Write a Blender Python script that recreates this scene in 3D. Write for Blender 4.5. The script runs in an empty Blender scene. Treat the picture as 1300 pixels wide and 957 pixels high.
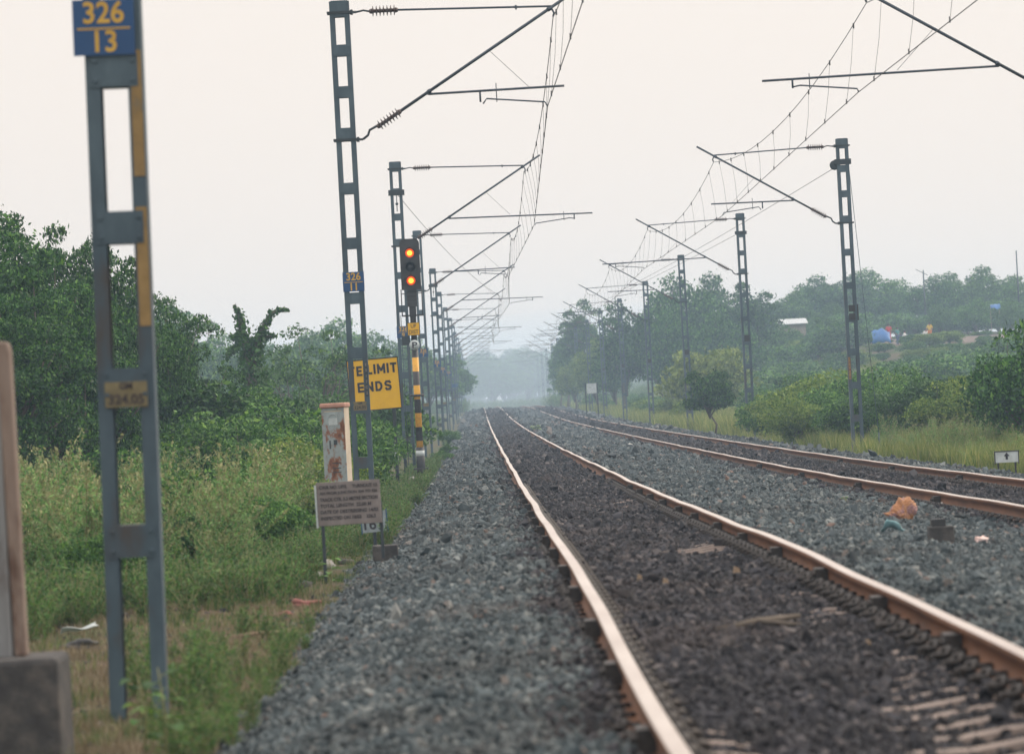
import bpy, bmesh, math, random
import numpy as np
from mathutils import Vector, Matrix, Euler

rng = np.random.default_rng(7)
random.seed(7)
SC = bpy.context.scene
COL = SC.collection
EYE = 1.75
F = 6160.0
ROLL = 0.053
VX, VY = 607.0, 511.0

def wpt(px, py, Y):
    """photo pixel -> world x and height at the distance Y"""
    dx, dy = px - VX, py - VY
    a = dx * math.cos(ROLL) - dy * math.sin(ROLL)
    b = dx * math.sin(ROLL) + dy * math.cos(ROLL)
    return a * Y / F, EYE - b * Y / F

# ------------------------------------------------------------------ materials
def new_mat(name):
    m = bpy.data.materials.new(name)
    m.use_nodes = True
    nt = m.node_tree
    nt.nodes.clear()
    return m, nt, nt.nodes, nt.links

def node(nt, kind, **kw):
    n = nt.nodes.new(kind)
    for k, v in kw.items():
        if k in n.inputs.keys() if hasattr(n.inputs, 'keys') else False:
            n.inputs[k].default_value = v
        else:
            setattr(n, k, v)
    return n

def c4(c):
    return (c[0], c[1], c[2], 1.0)

def ramp(nt, fac, stops):
    r = nt.nodes.new('ShaderNodeValToRGB')
    els = r.color_ramp.elements
    while len(els) < len(stops):
        els.new(0.5)
    for e, (p, c) in zip(els, stops):
        e.position = p
        e.color = c4(c)
    nt.links.new(fac, r.inputs[0])
    return r.outputs[0]

def noise(nt, scale, detail=4, rough=0.55, vec=None, w=None):
    n = nt.nodes.new('ShaderNodeTexNoise')
    n.inputs['Scale'].default_value = scale
    n.inputs['Detail'].default_value = detail
    n.inputs['Roughness'].default_value = rough
    if vec is not None:
        nt.links.new(vec, n.inputs['Vector'])
    return n.outputs[0]

def objvec(nt, scale=(1, 1, 1)):
    t = nt.nodes.new('ShaderNodeTexCoord')
    mp = nt.nodes.new('ShaderNodeMapping')
    mp.inputs['Scale'].default_value = scale
    nt.links.new(t.outputs['Object'], mp.inputs[0])
    return mp.outputs[0]

def surf(name, stops, scale=3.0, rough=0.8, metal=0.0, bump=0.3, bscale=40, vscale=(1, 1, 1), detail=5, bdist=0.01, spec=0.5):
    """principled material, colour broken up by noise, fine bump"""
    m, nt, N, L = new_mat(name)
    v = objvec(nt, vscale)
    f = noise(nt, scale, detail, 0.65, v)
    col = ramp(nt, f, stops)
    p = N.new('ShaderNodeBsdfPrincipled')
    L.new(col, p.inputs['Base Color'])
    p.inputs['Roughness'].default_value = rough
    p.inputs['Metallic'].default_value = metal
    p.inputs['Specular IOR Level'].default_value = spec
    if bump:
        b = N.new('ShaderNodeBump')
        b.inputs['Strength'].default_value = bump
        b.inputs['Distance'].default_value = bdist
        L.new(noise(nt, bscale, 4, 0.6, v), b.inputs['Height'])
        L.new(b.outputs[0], p.inputs['Normal'])
    o = N.new('ShaderNodeOutputMaterial')
    L.new(p.outputs[0], o.inputs[0])
    return m

def leafmat(name, stops, trans=0.25, rough=0.55):
    m, nt, N, L = new_mat(name)
    g = N.new('ShaderNodeNewGeometry')
    col = ramp(nt, g.outputs['Random Per Island'], stops)
    oi = N.new('ShaderNodeObjectInfo')
    hs = N.new('ShaderNodeHueSaturation')
    mr = N.new('ShaderNodeMapRange')
    mr.inputs['To Min'].default_value = 0.8
    mr.inputs['To Max'].default_value = 1.2
    L.new(oi.outputs['Random'], mr.inputs['Value'])
    L.new(mr.outputs[0], hs.inputs['Value'])
    L.new(col, hs.inputs['Color'])
    p = N.new('ShaderNodeBsdfPrincipled')
    p.inputs['Roughness'].default_value = rough
    p.inputs['Specular IOR Level'].default_value = 0.25
    L.new(hs.outputs[0], p.inputs['Base Color'])
    t = N.new('ShaderNodeBsdfTranslucent')
    L.new(hs.outputs[0], t.inputs['Color'])
    mx = N.new('ShaderNodeMixShader')
    mx.inputs[0].default_value = trans
    L.new(p.outputs[0], mx.inputs[1])
    L.new(t.outputs[0], mx.inputs[2])
    o = N.new('ShaderNodeOutputMaterial')
    L.new(mx.outputs[0], o.inputs[0])
    return m

def stonemat(name, stops):
    m, nt, N, L = new_mat(name)
    oi = N.new('ShaderNodeObjectInfo')
    col = ramp(nt, oi.outputs['Random'], stops)
    n1 = noise(nt, .9, 4, 0.65, oi.outputs['Location'])
    n2 = noise(nt, .5, 3, 0.6, oi.outputs['Location'])
    mixr = N.new('ShaderNodeMix'); mixr.data_type = 'RGBA'
    fr = ramp(nt, n2, [(.52, (0, 0, 0)), (.72, (.38, .38, .38))])
    L.new(fr, mixr.inputs[0]); L.new(col, mixr.inputs[6]); mixr.inputs[7].default_value = (.085, .062, .05, 1)
    hs = N.new('ShaderNodeHueSaturation')
    mr = N.new('ShaderNodeMapRange')
    mr.inputs['From Min'].default_value = .3
    mr.inputs['From Max'].default_value = .7
    mr.inputs['To Min'].default_value = 0.6
    mr.inputs['To Max'].default_value = 1.35
    L.new(n1, mr.inputs['Value'])
    L.new(mr.outputs[0], hs.inputs['Value'])
    L.new(mixr.outputs[2], hs.inputs['Color'])
    p = N.new('ShaderNodeBsdfPrincipled')
    p.inputs['Roughness'].default_value = 0.8
    p.inputs['Specular IOR Level'].default_value = 0.3
    L.new(hs.outputs[0], p.inputs['Base Color'])
    o = N.new('ShaderNodeOutputMaterial')
    L.new(p.outputs[0], o.inputs[0])
    return m

def emit(name, col, s):
    m, nt, N, L = new_mat(name)
    e = N.new('ShaderNodeEmission')
    e.inputs[0].default_value = c4(col)
    e.inputs[1].default_value = s
    o = N.new('ShaderNodeOutputMaterial')
    L.new(e.outputs[0], o.inputs[0])
    return m

M = {}
M['steel'] = surf('galvanised steel', [(0.25, (.075, .048, .034)), (0.38, (.05, .05, .052)), (0.47, (.045, .075, .10)), (0.6, (.07, .11, .14)), (0.75, (.14, .19, .22))], 1.6, .6, .25, .15, 60, (1, 1, .4))
M['steel_dark'] = surf('dark weathered steel', [(0.3, (.02, .03, .038)), (0.7, (.04, .055, .066))], 4, .6, .3, .1)
M['yellow_paint_worn'] = surf('worn ochre paint', [(0.3, (.10, .11, .09)), (0.45, (.20, .13, .045)), (0.75, (.28, .19, .07))], 7, .7, 0, .1)
M['gauge_paint'] = surf('faded olive plate paint', [(0.3, (.10, .085, .045)), (0.7, (.17, .145, .075))], 12, .7, 0, .1)
M['wire'] = surf('copper wire', [(0.3, (.05, .055, .06)), (0.7, (.09, .09, .09))], 3, .6, .4, 0)
M['porcelain'] = surf('brown porcelain', [(0.3, (.05, .035, .035)), (0.7, (.08, .055, .05))], 3, .3, 0, 0)
M['tube'] = surf('bracket tube steel', [(0.3, (.03, .045, .065)), (0.7, (.055, .075, .10))], 3, .5, .4, 0)
M['blue_plate'] = surf('blue enamel', [(0.3, (.004, .045, .14)), (0.7, (.006, .065, .19))], 3, .5, 0, 0)
M['plate_lettering'] = surf('ochre lettering', [(0.3, (.42, .25, .03)), (0.7, (.58, .37, .06))], 3, .6, 0, 0)
M['black'] = surf('black paint', [(0.3, (.012, .014, .018)), (0.7, (.03, .032, .036))], 3, .55, 0, .1)
M['black_letter'] = surf('black lettering', [(0.3, (.012, .012, .02)), (0.7, (.03, .03, .04))], 3, .7, 0, 0)
M['yellow_sign'] = surf('yellow sign paint', [(0.2, (.60, .33, .003)), (0.55, (.70, .41, .005)), (0.85, (.62, .38, .03))], 2, .55, 0, .05)
M['signal_yellow'] = surf('signal post yellow', [(0.25, (.38, .2, .03)), (0.45, (.66, .34, .02)), (0.8, (.74, .42, .04))], 6, .5, 0, .05)
M['white_paint'] = surf('dirty white paint', [(0.25, (.26, .30, .31)), (0.6, (.46, .52, .54))], 5, .6, 0, .05)
M['grey_white'] = surf('weathered grey white paint', [(0.3, (.16, .20, .22)), (0.7, (.27, .33, .36))], 14, .7, 0, .05)
M['rail_rust'] = surf('rusty rail', [(0.25, (.06, .025, .012)), (0.5, (.12, .05, .022)), (0.75, (.19, .085, .04))], 6, .7, 0, .15, 90, (1, .12, 1), spec=.2)
M['rail_top'] = surf('worn rail head', [(0.3, (.44, .35, .30)), (0.7, (.64, .56, .50))], 5, .28, .8, .05, 90, (1, .1, 1))
M['clip'] = surf('black rail fastening', [(0.3, (.012, .011, .012)), (0.7, (.04, .034, .03))], 30, .6, .2, 0)
M['concrete'] = surf('grey concrete', [(0.25, (.13, .13, .125)), (0.5, (.22, .215, .2)), (0.75, (.32, .31, .29))], 6, .9, 0, .5, 60)
M['concrete_dark'] = surf('dark stained concrete', [(0.3, (.022, .022, .025)), (0.5, (.042, .042, .043)), (0.72, (.10, .092, .085))], 6, .9, 0, .6, 50)
M['sleeper'] = surf('sleeper concrete', [(0.3, (.12, .095, .085)), (0.7, (.25, .205, .18))], 9, .9, 0, .4, 60)
M['board_face'] = surf('faded notice board paint', [(0.25, (.12, .105, .10)), (0.6, (.19, .17, .165)), (0.85, (.28, .265, .26))], 5, .8, 0, .1)
M['board_letter'] = surf('faded board lettering', [(0.3, (.02, .018, .022)), (0.7, (.05, .04, .045))], 20, .8, 0, 0)
M['box_paint'] = surf('rust stained pale blue paint', [(0.38, (.09, .032, .014)), (0.47, (.20, .085, .045)), (0.51, (.22, .26, .27)), (0.8, (.33, .40, .41))], 3.6, .7, .1, .2, 50, (1.6, 1, .8))
M['box_lit_side'] = surf('sunlit cream steel side', [(0.3, (.42, .36, .28)), (0.7, (.58, .52, .43))], 4, .7, 0, .1)  # sunlight on the cabinet side is put into this brighter cream
M['box_cap'] = surf('pinkish rust cap', [(0.3, (.30, .15, .11)), (0.7, (.46, .27, .21))], 6, .75, 0, .2)
M['post_grey'] = surf('weathered grey post paint', [(0.3, (.13, .10, .09)), (0.45, (.24, .25, .26)), (0.8, (.33, .35, .36))], 3, .8, 0, .2, 40, (1.5, 1.5, .5))
M['post_pink'] = surf('faded pinkish post paint', [(0.38, (.07, .035, .022)), (0.5, (.18, .135, .11)), (0.8, (.27, .22, .19))], 3, .8, 0, .2, 40, (1.5, 1.5, .5))
M['bark'] = surf('tree bark', [(0.3, (.05, .04, .03)), (0.7, (.13, .11, .09))], 6, .9, 0, .6, 30, (1, 1, .3))
M['stem'] = surf('pale stems', [(0.3, (.12, .13, .05)), (0.7, (.22, .22, .10))], 6, .8, 0, 0)
M['orange_sack'] = surf('orange woven sack', [(0.3, (.30, .12, .05)), (0.5, (.36, .18, .08)), (0.6, (.26, .15, .17)), (0.8, (.42, .26, .14))], 7, .7, 0, .4, 60)
M['cyan_plastic'] = surf('pale cyan plastic', [(0.3, (.16, .33, .38)), (0.7, (.28, .48, .52))], 8, .4, 0, .3, 30)
M['red_cloth'] = surf('dirty red cloth', [(0.3, (.10, .03, .025)), (0.7, (.25, .085, .07))], 9, .9, 0, .4, 30)
M['white_scrap'] = surf('white paper scrap', [(0.3, (.5, .5, .5)), (0.7, (.75, .74, .73))], 9, .8, 0, .3, 30)
M['pink_scrap'] = surf('pinkish scrap', [(0.3, (.5, .28, .24)), (0.7, (.78, .68, .66))], 12, .7, 0, .3, 30)
M['wood'] = surf('dry stick', [(0.3, (.20, .14, .09)), (0.7, (.36, .28, .19))], 6, .9, 0, .3, 30)
M['tarp_blue'] = surf('bright blue tarpaulin', [(0.3, (.0, .06, .22)), (0.6, (.005, .11, .36)), (0.8, (.01, .15, .45))], 3, .5, 0, .4, 6)
M['tin_roof'] = surf('whitish tin roof', [(0.3, (.30, .33, .36)), (0.7, (.44, .47, .49))], 3, .5, 0, .1)
M['plaster'] = surf('dull plaster wall', [(0.3, (.25, .22, .19)), (0.7, (.36, .33, .29))], 3, .9, 0, .2)
M['skin'] = surf('brown skin', [(0.3, (.16, .08, .05)), (0.7, (.20, .11, .07))], 3, .6, 0, 0)
M['hair'] = surf('black hair', [(0.3, (.01, .01, .01)), (0.7, (.02, .02, .02))], 3, .6, 0, 0)
for nm, c in (('red', (.5, .03, .03)), ('white', (.7, .7, .7)), ('navy', (.05, .08, .2)), ('teal', (.03, .2, .2)), ('orange', (.6, .2, .04)), ('yellow', (.6, .42, .04))):
    M['cloth_' + nm] = surf(nm + ' cloth', [(0.3, tuple(x * .8 for x in c)), (0.7, c)], 8, .9, 0, 0)
M['lit_lens'] = emit('lit amber lens', (1.0, .30, .025), 3.6)
M['lit_rim'] = emit('amber lens rim glow', (1.0, .10, .005), .8)
M['dark_lens'] = surf('unlit lens', [(0.3, (.01, .012, .02)), (0.7, (.02, .022, .03))], 3, .15, 0, 0)
M['leaf_dark'] = leafmat('dark tree leaves', [(0, (.007, .032, .008)), (.45, (.020, .075, .016)), (.8, (.055, .155, .028)), (1, (.12, .25, .04))])
M['leaf_mid'] = leafmat('mid green leaves', [(0, (.014, .055, .011)), (.5, (.042, .125, .022)), (.85, (.10, .22, .038)), (1, (.18, .32, .05))])
M['leaf_vine'] = leafmat('vine leaves', [(0, (.012, .045, .01)), (.5, (.028, .09, .017)), (1, (.07, .16, .03))])
M['leaf_yellow'] = leafmat('yellowish green leaves', [(0, (.04, .09, .014)), (.5, (.10, .18, .028)), (1, (.22, .29, .05))])
M['leaf_pale'] = leafmat('pale yellow green leaves', [(0, (.09, .15, .03)), (.5, (.18, .26, .05)), (1, (.34, .42, .10))])
M['leaf_bright'] = leafmat('bright green leaves', [(0, (.05, .13, .02)), (.5, (.08, .19, .03)), (1, (.13, .26, .045))])
M['leaf_weed'] = leafmat('pale weed leaves', [(0, (.03, .10, .022)), (.45, (.11, .25, .065)), (1, (.25, .42, .13))], .3)
M['leaf_low'] = leafmat('low weed leaves', [(0, (.018, .065, .014)), (.5, (.055, .14, .03)), (1, (.14, .26, .06))], .3)
M['seed_spike'] = leafmat('pale seed spikes', [(0, (.15, .18, .07)), (1, (.30, .30, .14))], .2)
M['grass_dry'] = leafmat('yellow green grass blades', [(0, (.06, .12, .02)), (.5, (.14, .20, .04)), (.8, (.27, .29, .08)), (1, (.40, .36, .15))], .3)
M['straw'] = leafmat('dry straw', [(0, (.09, .075, .04)), (.5, (.17, .13, .08)), (1, (.28, .24, .16))], .2)
M['grass_green'] = leafmat('short green grass blades', [(0, (.025, .07, .014)), (.5, (.055, .12, .025)), (.8, (.11, .15, .04)), (1, (.24, .20, .10))], .3)
M['stone_blue'] = stonemat('blue grey ballast stone', [(0, (.026, .036, .041)), (.4, (.048, .066, .075)), (.8, (.082, .105, .114)), (.96, (.16, .18, .18)), (1, (.13, .09, .075))])
M['stone_dark'] = stonemat('dark ballast stone', [(0, (.010, .0105, .014)), (.5, (.021, .022, .028)), (.85, (.042, .043, .052)), (1, (.11, .10, .10))])

# ------------------------------------------------------------------ object helpers
def tag(o, label=None, cat=None, group=None, kind=None):
    if label: o['label'] = label
    if cat: o['category'] = cat
    if group: o['group'] = group
    if kind: o['kind'] = kind
    return o

def empty(name, loc, rz=0.0, label=None, cat=None, group=None):
    o = bpy.data.objects.new(name, None)
    COL.objects.link(o)
    o.location = loc
    o.rotation_euler = (0, 0, rz)
    o.empty_display_size = 0.2
    return tag(o, label, cat, group)

def link(name, mesh, mat, parent=None, loc=None):
    o = bpy.data.objects.new(name, mesh)
    if mat is not None and not mesh.materials:
        mesh.materials.append(mat)
    COL.objects.link(o)
    if parent: o.parent = parent
    if loc is not None: o.location = loc
    return o

def np_mesh(name, verts, quads=None, tris=None, smooth=False):
    me = bpy.data.meshes.new(name)
    verts = np.asarray(verts, np.float32)
    nq = 0 if quads is None else len(quads)
    ntr = 0 if tris is None else len(tris)
    me.vertices.add(len(verts))
    me.vertices.foreach_set('co', verts.ravel())
    loops = []
    if nq: loops.append(np.asarray(quads, np.int32).ravel())
    if ntr: loops.append(np.asarray(tris, np.int32).ravel())
    loops = np.concatenate(loops)
    me.loops.add(len(loops))
    me.loops.foreach_set('vertex_index', loops)
    me.polygons.add(nq + ntr)
    starts = np.concatenate([np.arange(nq) * 4, nq * 4 + np.arange(ntr) * 3]).astype(np.int32)
    me.polygons.foreach_set('loop_start', starts)
    if smooth:
        me.polygons.foreach_set('use_smooth', np.ones(nq + ntr, bool))
    me.update(calc_edges=True)
    return me

def copy_tree(o, parent=None):
    c = o.copy()
    COL.objects.link(c)
    c.parent = parent
    for ch in list(o.children):
        copy_tree(ch, c)
    return c

class MB:
    def __init__(s):
        s.v = []; s.f = []; s.sm = []
    def add(s, vs, fs, smooth=False):
        k = len(s.v)
        s.v += [tuple(v) for v in vs]
        s.f += [tuple(i + k for i in f) for f in fs]
        s.sm += [smooth] * len(fs)
        return s
    def box(s, c, d, rot=None):
        hx, hy, hz = d[0] / 2, d[1] / 2, d[2] / 2
        P = [Vector((x * hx, y * hy, z * hz)) for x in (-1, 1) for y in (-1, 1) for z in (-1, 1)]
        if rot is not None:
            R = rot if isinstance(rot, Matrix) else Euler(rot).to_matrix()
            P = [R @ p for p in P]
        P = [p + Vector(c) for p in P]
        return s.add(P, [(0, 1, 3, 2), (4, 6, 7, 5), (0, 4, 5, 1), (2, 3, 7, 6), (0, 2, 6, 4), (1, 5, 7, 3)])
    def tube(s, pts, r, n=8, caps=True, smooth=True):
        pts = [Vector(p) for p in pts]
        rs = r if isinstance(r, (list, tuple)) else [r] * len(pts)
        V = []; Fc = []
        d0 = (pts[1] - pts[0]).normalized()
        up = Vector((0, 0, 1)) if abs(d0.z) < 0.9 else Vector((1, 0, 0))
        a = d0.cross(up).normalized()
        for i, p in enumerate(pts):
            if i == 0: d = pts[1] - pts[0]
            elif i == len(pts) - 1: d = pts[-1] - pts[-2]
            else: d = pts[i + 1] - pts[i - 1]
            d.normalize()
            a = (a - d * a.dot(d))
            if a.length < 1e-6: a = d.orthogonal()
            a.normalize()
            b = d.cross(a)
            for k in range(n):
                t = 2 * math.pi * k / n
                V.append(p + (a * math.cos(t) + b * math.sin(t)) * rs[i])
        for i in range(len(pts) - 1):
            for k in range(n):
                k2 = (k + 1) % n
                Fc.append((i * n + k, i * n + k2, (i + 1) * n + k2, (i + 1) * n + k))
        s.add(V, Fc, smooth)
        if caps:
            m = len(s.v) - len(V)
            s.f.append(tuple(m + k for k in range(n))[::-1]); s.sm.append(False)
            e = m + (len(pts) - 1) * n
            s.f.append(tuple(e + k for k in range(n))); s.sm.append(False)
        return s
    def lathe(s, p0, axis, prof, n=16, smooth=True):
        """profile of (distance along axis, radius)"""
        ax = Vector(axis).normalized(); a = ax.orthogonal().normalized(); b = ax.cross(a)
        V = []; Fc = []
        for (t, r) in prof:
            for k in range(n):
                w = 2 * math.pi * k / n
                V.append(Vector(p0) + ax * t + (a * math.cos(w) + b * math.sin(w)) * max(r, 1e-4))
        for i in range(len(prof) - 1):
            for k in range(n):
                k2 = (k + 1) % n
                Fc.append((i * n + k, i * n + k2, (i + 1) * n + k2, (i + 1) * n + k))
        Fc.append(tuple(range(n))[::-1]); Fc.append(tuple((len(prof) - 1) * n + k for k in range(n)))
        return s.add(V, Fc, smooth)
    def prism(s, outline, y0, y1):
        """outline in x,z extruded along y"""
        n = len(outline)
        V = [(x, y0, z) for x, z in outline] + [(x, y1, z) for x, z in outline]
        Fc = [(i, (i + 1) % n, n + (i + 1) % n, n + i) for i in range(n)]
        Fc += [tuple(range(n))[::-1], tuple(range(n, 2 * n))]
        return s.add(V, Fc)
    def build(s, name, mat, parent=None, loc=None, bevel=0.0):
        me = bpy.data.meshes.new(name)
        me.from_pydata(s.v, [], s.f)
        me.polygons.foreach_set('use_smooth', s.sm)
        me.update()
        o = link(name, me, mat, parent, loc)
        if bevel:
            b = o.modifiers.new('bevel', 'BEVEL'); b.width = bevel; b.segments = 2; b.limit_method = 'ANGLE'
        return o

def lettering(text, size, mat, parent, loc, bold=0.0, rot=(math.pi / 2, 0, 0), align='CENTER', sx=1.0, name='lettering', space=1.0):
    cu = bpy.data.curves.new('lettering', 'FONT')
    cu.body = text; cu.size = size; cu.align_x = align; cu.align_y = 'CENTER'
    cu.extrude = 0.0015; cu.offset = bold; cu.space_character = space; cu.resolution_u = 4
    t = bpy.data.objects.new('lettering', cu)
    COL.objects.link(t)
    dg = bpy.context.evaluated_depsgraph_get()
    me = bpy.data.meshes.new_from_object(t.evaluated_get(dg))
    bpy.data.objects.remove(t); bpy.data.curves.remove(cu)
    me.materials.clear(); me.materials.append(mat)
    o = bpy.data.objects.new(name, me)
    COL.objects.link(o)
    o.parent = parent; o.location = loc; o.rotation_euler = rot; o.scale = (sx, 1, 1)
    return o

def fit_text(text, x0, x1, z, h, y, mat, parent, bold=0.0):
    o = lettering(text, 1.0, mat, parent, (0, 0, 0), bold)
    v = np.array([tuple(q.co) for q in o.data.vertices])
    mn, mx = v.min(0), v.max(0)
    for q in o.data.vertices:
        q.co.x = (q.co.x - mn[0]) / (mx[0] - mn[0]) * (x1 - x0) + x0
        q.co.y = (q.co.y - mn[1]) / (mx[1] - mn[1]) * h - h / 2
    o.location = (0, y, z)
    return o

GLY = {'E': [[(1, 0), (0, 0), (0, 1), (1, 1)], [(0, .5), (.85, .5)]], 'L': [[(0, 1), (0, 0), (1, 0)]], 'I': [[(.5, 0), (.5, 1)]],
       'M': [[(0, 0), (0, 1), (.5, .25), (1, 1), (1, 0)]], 'T': [[(0, 1), (1, 1)], [(.5, 1), (.5, 0)]], 'N': [[(0, 0), (0, 1), (1, 0), (1, 1)]],
       'D': [[(0, 0), (0, 1), (.55, 1), (.9, .8), (1, .5), (.9, .2), (.55, 0), (0, 0)]],
       'S': [[(1, .82), (.75, 1), (.25, 1), (0, .8), (.1, .58), (.9, .42), (1, .2), (.75, 0), (.25, 0), (0, .18)]]}
def block_text(text, x0, h, zc, y, widths, gap, st, mat, parent):
    mb = MB(); x = x0
    for ch in text:
        w = widths[ch]
        for pl in GLY[ch]:
            P = [(x + st / 2 + a * (w - st), zc - h / 2 + st / 2 + b * (h - st)) for a, b in pl]
            if ch == 'I': P = [(x + w / 2, p[1]) for p in P]
            n = len(P)
            for i in range(n - 1):
                a = Vector(P[i]); b = Vector(P[i + 1]); d = (b - a).normalized(); q = Vector((-d.y, d.x)) * st / 2
                e0 = d * (st / 2 if (i > 0 or True) else 0)
                a2, b2 = a - e0 * (.98 if abs(d.x) < .01 or abs(d.y) < .01 else .35), b + e0 * (.98 if abs(d.x) < .01 or abs(d.y) < .01 else .35)
                yy = y - .0006 * (i % 4)
                mb.add([(a2.x + q.x, yy, a2.y + q.y), (b2.x + q.x, yy, b2.y + q.y), (b2.x - q.x, yy, b2.y - q.y), (a2.x - q.x, yy, a2.y - q.y),
                        (a2.x + q.x, yy + .003, a2.y + q.y), (b2.x + q.x, yy + .003, b2.y + q.y), (b2.x - q.x, yy + .003, b2.y - q.y), (a2.x - q.x, yy + .003, a2.y - q.y)],
                       [(0, 1, 2, 3), (7, 6, 5, 4), (0, 4, 5, 1), (1, 5, 6, 2), (2, 6, 7, 3), (3, 7, 4, 0)])
        x += w + gap
    return mb.build('lettering', mat, parent)

# ------------------------------------------------------------------ line geometry (heights from the eye)
def smooth_profile(pts):
    ys = np.arange(-80, 1500, 2.0)
    z = np.interp(ys, [p[0] for p in pts], [p[1] for p in pts])
    k = np.exp(-0.5 * (np.arange(-6, 7) / 2.5) ** 2); k /= k.sum()
    k2 = np.exp(-0.5 * (np.arange(-20, 21) / 9) ** 2); k2 /= k2.sum()
    za = np.convolve(np.pad(z, 6, 'edge'), k, 'valid')
    zb = np.convolve(np.pad(z, 20, 'edge'), k2, 'valid')
    w = np.clip((ys - 60) / 120, 0, 1)
    return ys, EYE - (za * (1 - w) + zb * w)
P1 = smooth_profile([(-80, 1.21), (21, 1.21), (33, 1.18), (45, 1.22), (56, 1.28), (72, 1.33), (94, 1.36), (142, 1.43), (244, 1.44), (350, 1.25), (457, .80), (520, .64), (600, .62), (700, .9), (1000, 2.2), (1500, 4)])
P2 = smooth_profile([(-80, 1.3), (50, 1.36), (65, 1.42), (90, 1.48), (130, 1.5), (200, 1.51), (300, 1.46), (400, 1.2), (500, .84), (600, .70), (700, .95), (1000, 2.2), (1500, 4)])
def rail1(y): return np.interp(y, *P1)
def rail2(y): return np.interp(y, *P2)
T1L, T1R, T2L, T2R = 0.62, 2.30, 5.60, 7.28
MASTX, MASTXR = -1.87, 9.87
MASTY = [27 + 50 * i for i in range(17)]

def sstep(t):
    t = np.clip(t, 0, 1)
    return t * t * (3 - 2 * t)

def lump(x, y, s):
    return (np.sin(x * s + 1.3) * np.cos(y * s * .83 + .4) + .5 * np.sin(x * s * 2.3 + y * s * 1.7 + 2) + .3 * np.cos(x * s * 4.1 - y * s * 3.7))

def ground_z(x, y):
    x = np.asarray(x, float); y = np.asarray(y, float)
    a = rail1(y) - .47; b = rail2(y) - .42
    t = sstep((x + 1) / 9)
    base = a * (1 - t) + b * t
    near = np.where(x < 0, -.04 * lump(x, y, .9), .03 * lump(x, y, .7))
    out = np.clip(np.maximum(-1.9 - x, x - 9.0), 0, 1)
    base = base + near * out
    # hill on the right, gentle rise far left and ahead
    hill = 5.2 * sstep((y - 250) / 190) * sstep((x - 17) / 17) * (1 + .06 * lump(x, y, .07))
    base = base + hill
    base = base + 4.0 * sstep((y - 640) / 260) * sstep((abs(x - 4) - 14) / 20 + sstep((y - 800) / 80))
    return base

def ballast_z(x, y):
    x = np.asarray(x, float); y = np.asarray(y, float)
    r1 = rail1(y) - .175; r2 = rail2(y) - .175
    g = ground_z(x, y)
    t = sstep((x - 2.9) / 2.1)
    top = r1 * (1 - t) + r2 * t
    ed = -.45 - .25 * (lump(y * .6, y, .35)) * .3
    l = np.clip((ed - x) / 1.05, 0, 1)
    r = np.clip((x - 8.5) / 1.3, 0, 1)
    z = top * (1 - l) * (1 - r) + (g - .03) * np.maximum(l, r) + 0
    z = np.where(l * r > 0, g - .03, z)
    z = z + .012 * lump(x, y, 2.1) + .014 * lump(x, y, .6)
    # crib: a little lower inside the rails, lowest beside the right rails
    z = z - .033 * np.exp(-((x - 1.80) / .32) ** 2) * (.75 + .7 * lump(x, y, .33)) - .014 * np.exp(-((x - .95) / .18) ** 2) * lump(x, y, .4)
    z = z + .035 * np.exp(-((x - 3.9) / .7) ** 2) + .045 * np.exp(-((x - .32) / .26) ** 2) * (1 + .25 * lump(x, y, .8))
    return z

def grid_mesh(name, xs, ys, zf, mat, **kw):
    X, Y = np.meshgrid(xs, ys)
    Z = zf(X, Y)
    V = np.stack([X.ravel(), Y.ravel(), Z.ravel()], 1)
    nx, ny = len(xs), len(ys)
    i = np.arange(nx - 1)[None, :] + nx * np.arange(ny - 1)[:, None]
    Q = np.stack([i, i + 1, i + 1 + nx, i + nx], -1).reshape(-1, 4)
    me = np_mesh(name, V, Q, smooth=True)
    return link(name, me, mat)

# ground sheet
def ground_material():
    m, nt, N, L = new_mat('earth with sparse grass')
    v = objvec(nt)
    big = noise(nt, .35, 5, .6, v)
    fine = noise(nt, 9, 6, .7, v)
    c1 = ramp(nt, fine, [(.3, (.04, .03, .022)), (.5, (.085, .06, .042)), (.66, (.13, .10, .07)), (.8, (.19, .16, .12))])
    c2 = ramp(nt, fine, [(.3, (.022, .04, .014)), (.5, (.05, .07, .025)), (.7, (.085, .085, .045))])
    mx = N.new('ShaderNodeMix'); mx.data_type = 'RGBA'
    f = ramp(nt, big, [(.40, (0, 0, 0)), (.56, (1, 1, 1))])
    L.new(f, mx.inputs[0]); L.new(c1, mx.inputs[6]); L.new(c2, mx.inputs[7])
    p = N.new('ShaderNodeBsdfPrincipled'); p.inputs['Roughness'].default_value = .95
    p.inputs['Specular IOR Level'].default_value = .1
    L.new(mx.outputs[2], p.inputs['Base Color'])
    b = N.new('ShaderNodeBump'); b.inputs['Strength'].default_value = .7; b.inputs['Distance'].default_value = .05
    L.new(fine, b.inputs['Height']); L.new(b.outputs[0], p.inputs['Normal'])
    o = N.new('ShaderNodeOutputMaterial'); L.new(p.outputs[0], o.inputs[0])
    return m
gx = np.concatenate([np.arange(-400, -30, 12), np.arange(-30, -6, 1.5), np.arange(-6, 12, .4), np.arange(12, 70, 1.5), np.arange(70, 401, 12)])
gy = np.concatenate([np.arange(-60, 10, 6), np.arange(10, 140, .8), np.arange(140, 700, 4), np.arange(700, 1401, 20)])
def gz_low(x, y):
    z = ground_z(x, y)
    return z - .12 * ((x > -.7) & (x < 8.7))
tag(grid_mesh('ground', gx, gy, gz_low, ground_material()), 'earth strip with dry soil and grass beside the railway', 'ground', kind='structure')

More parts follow.
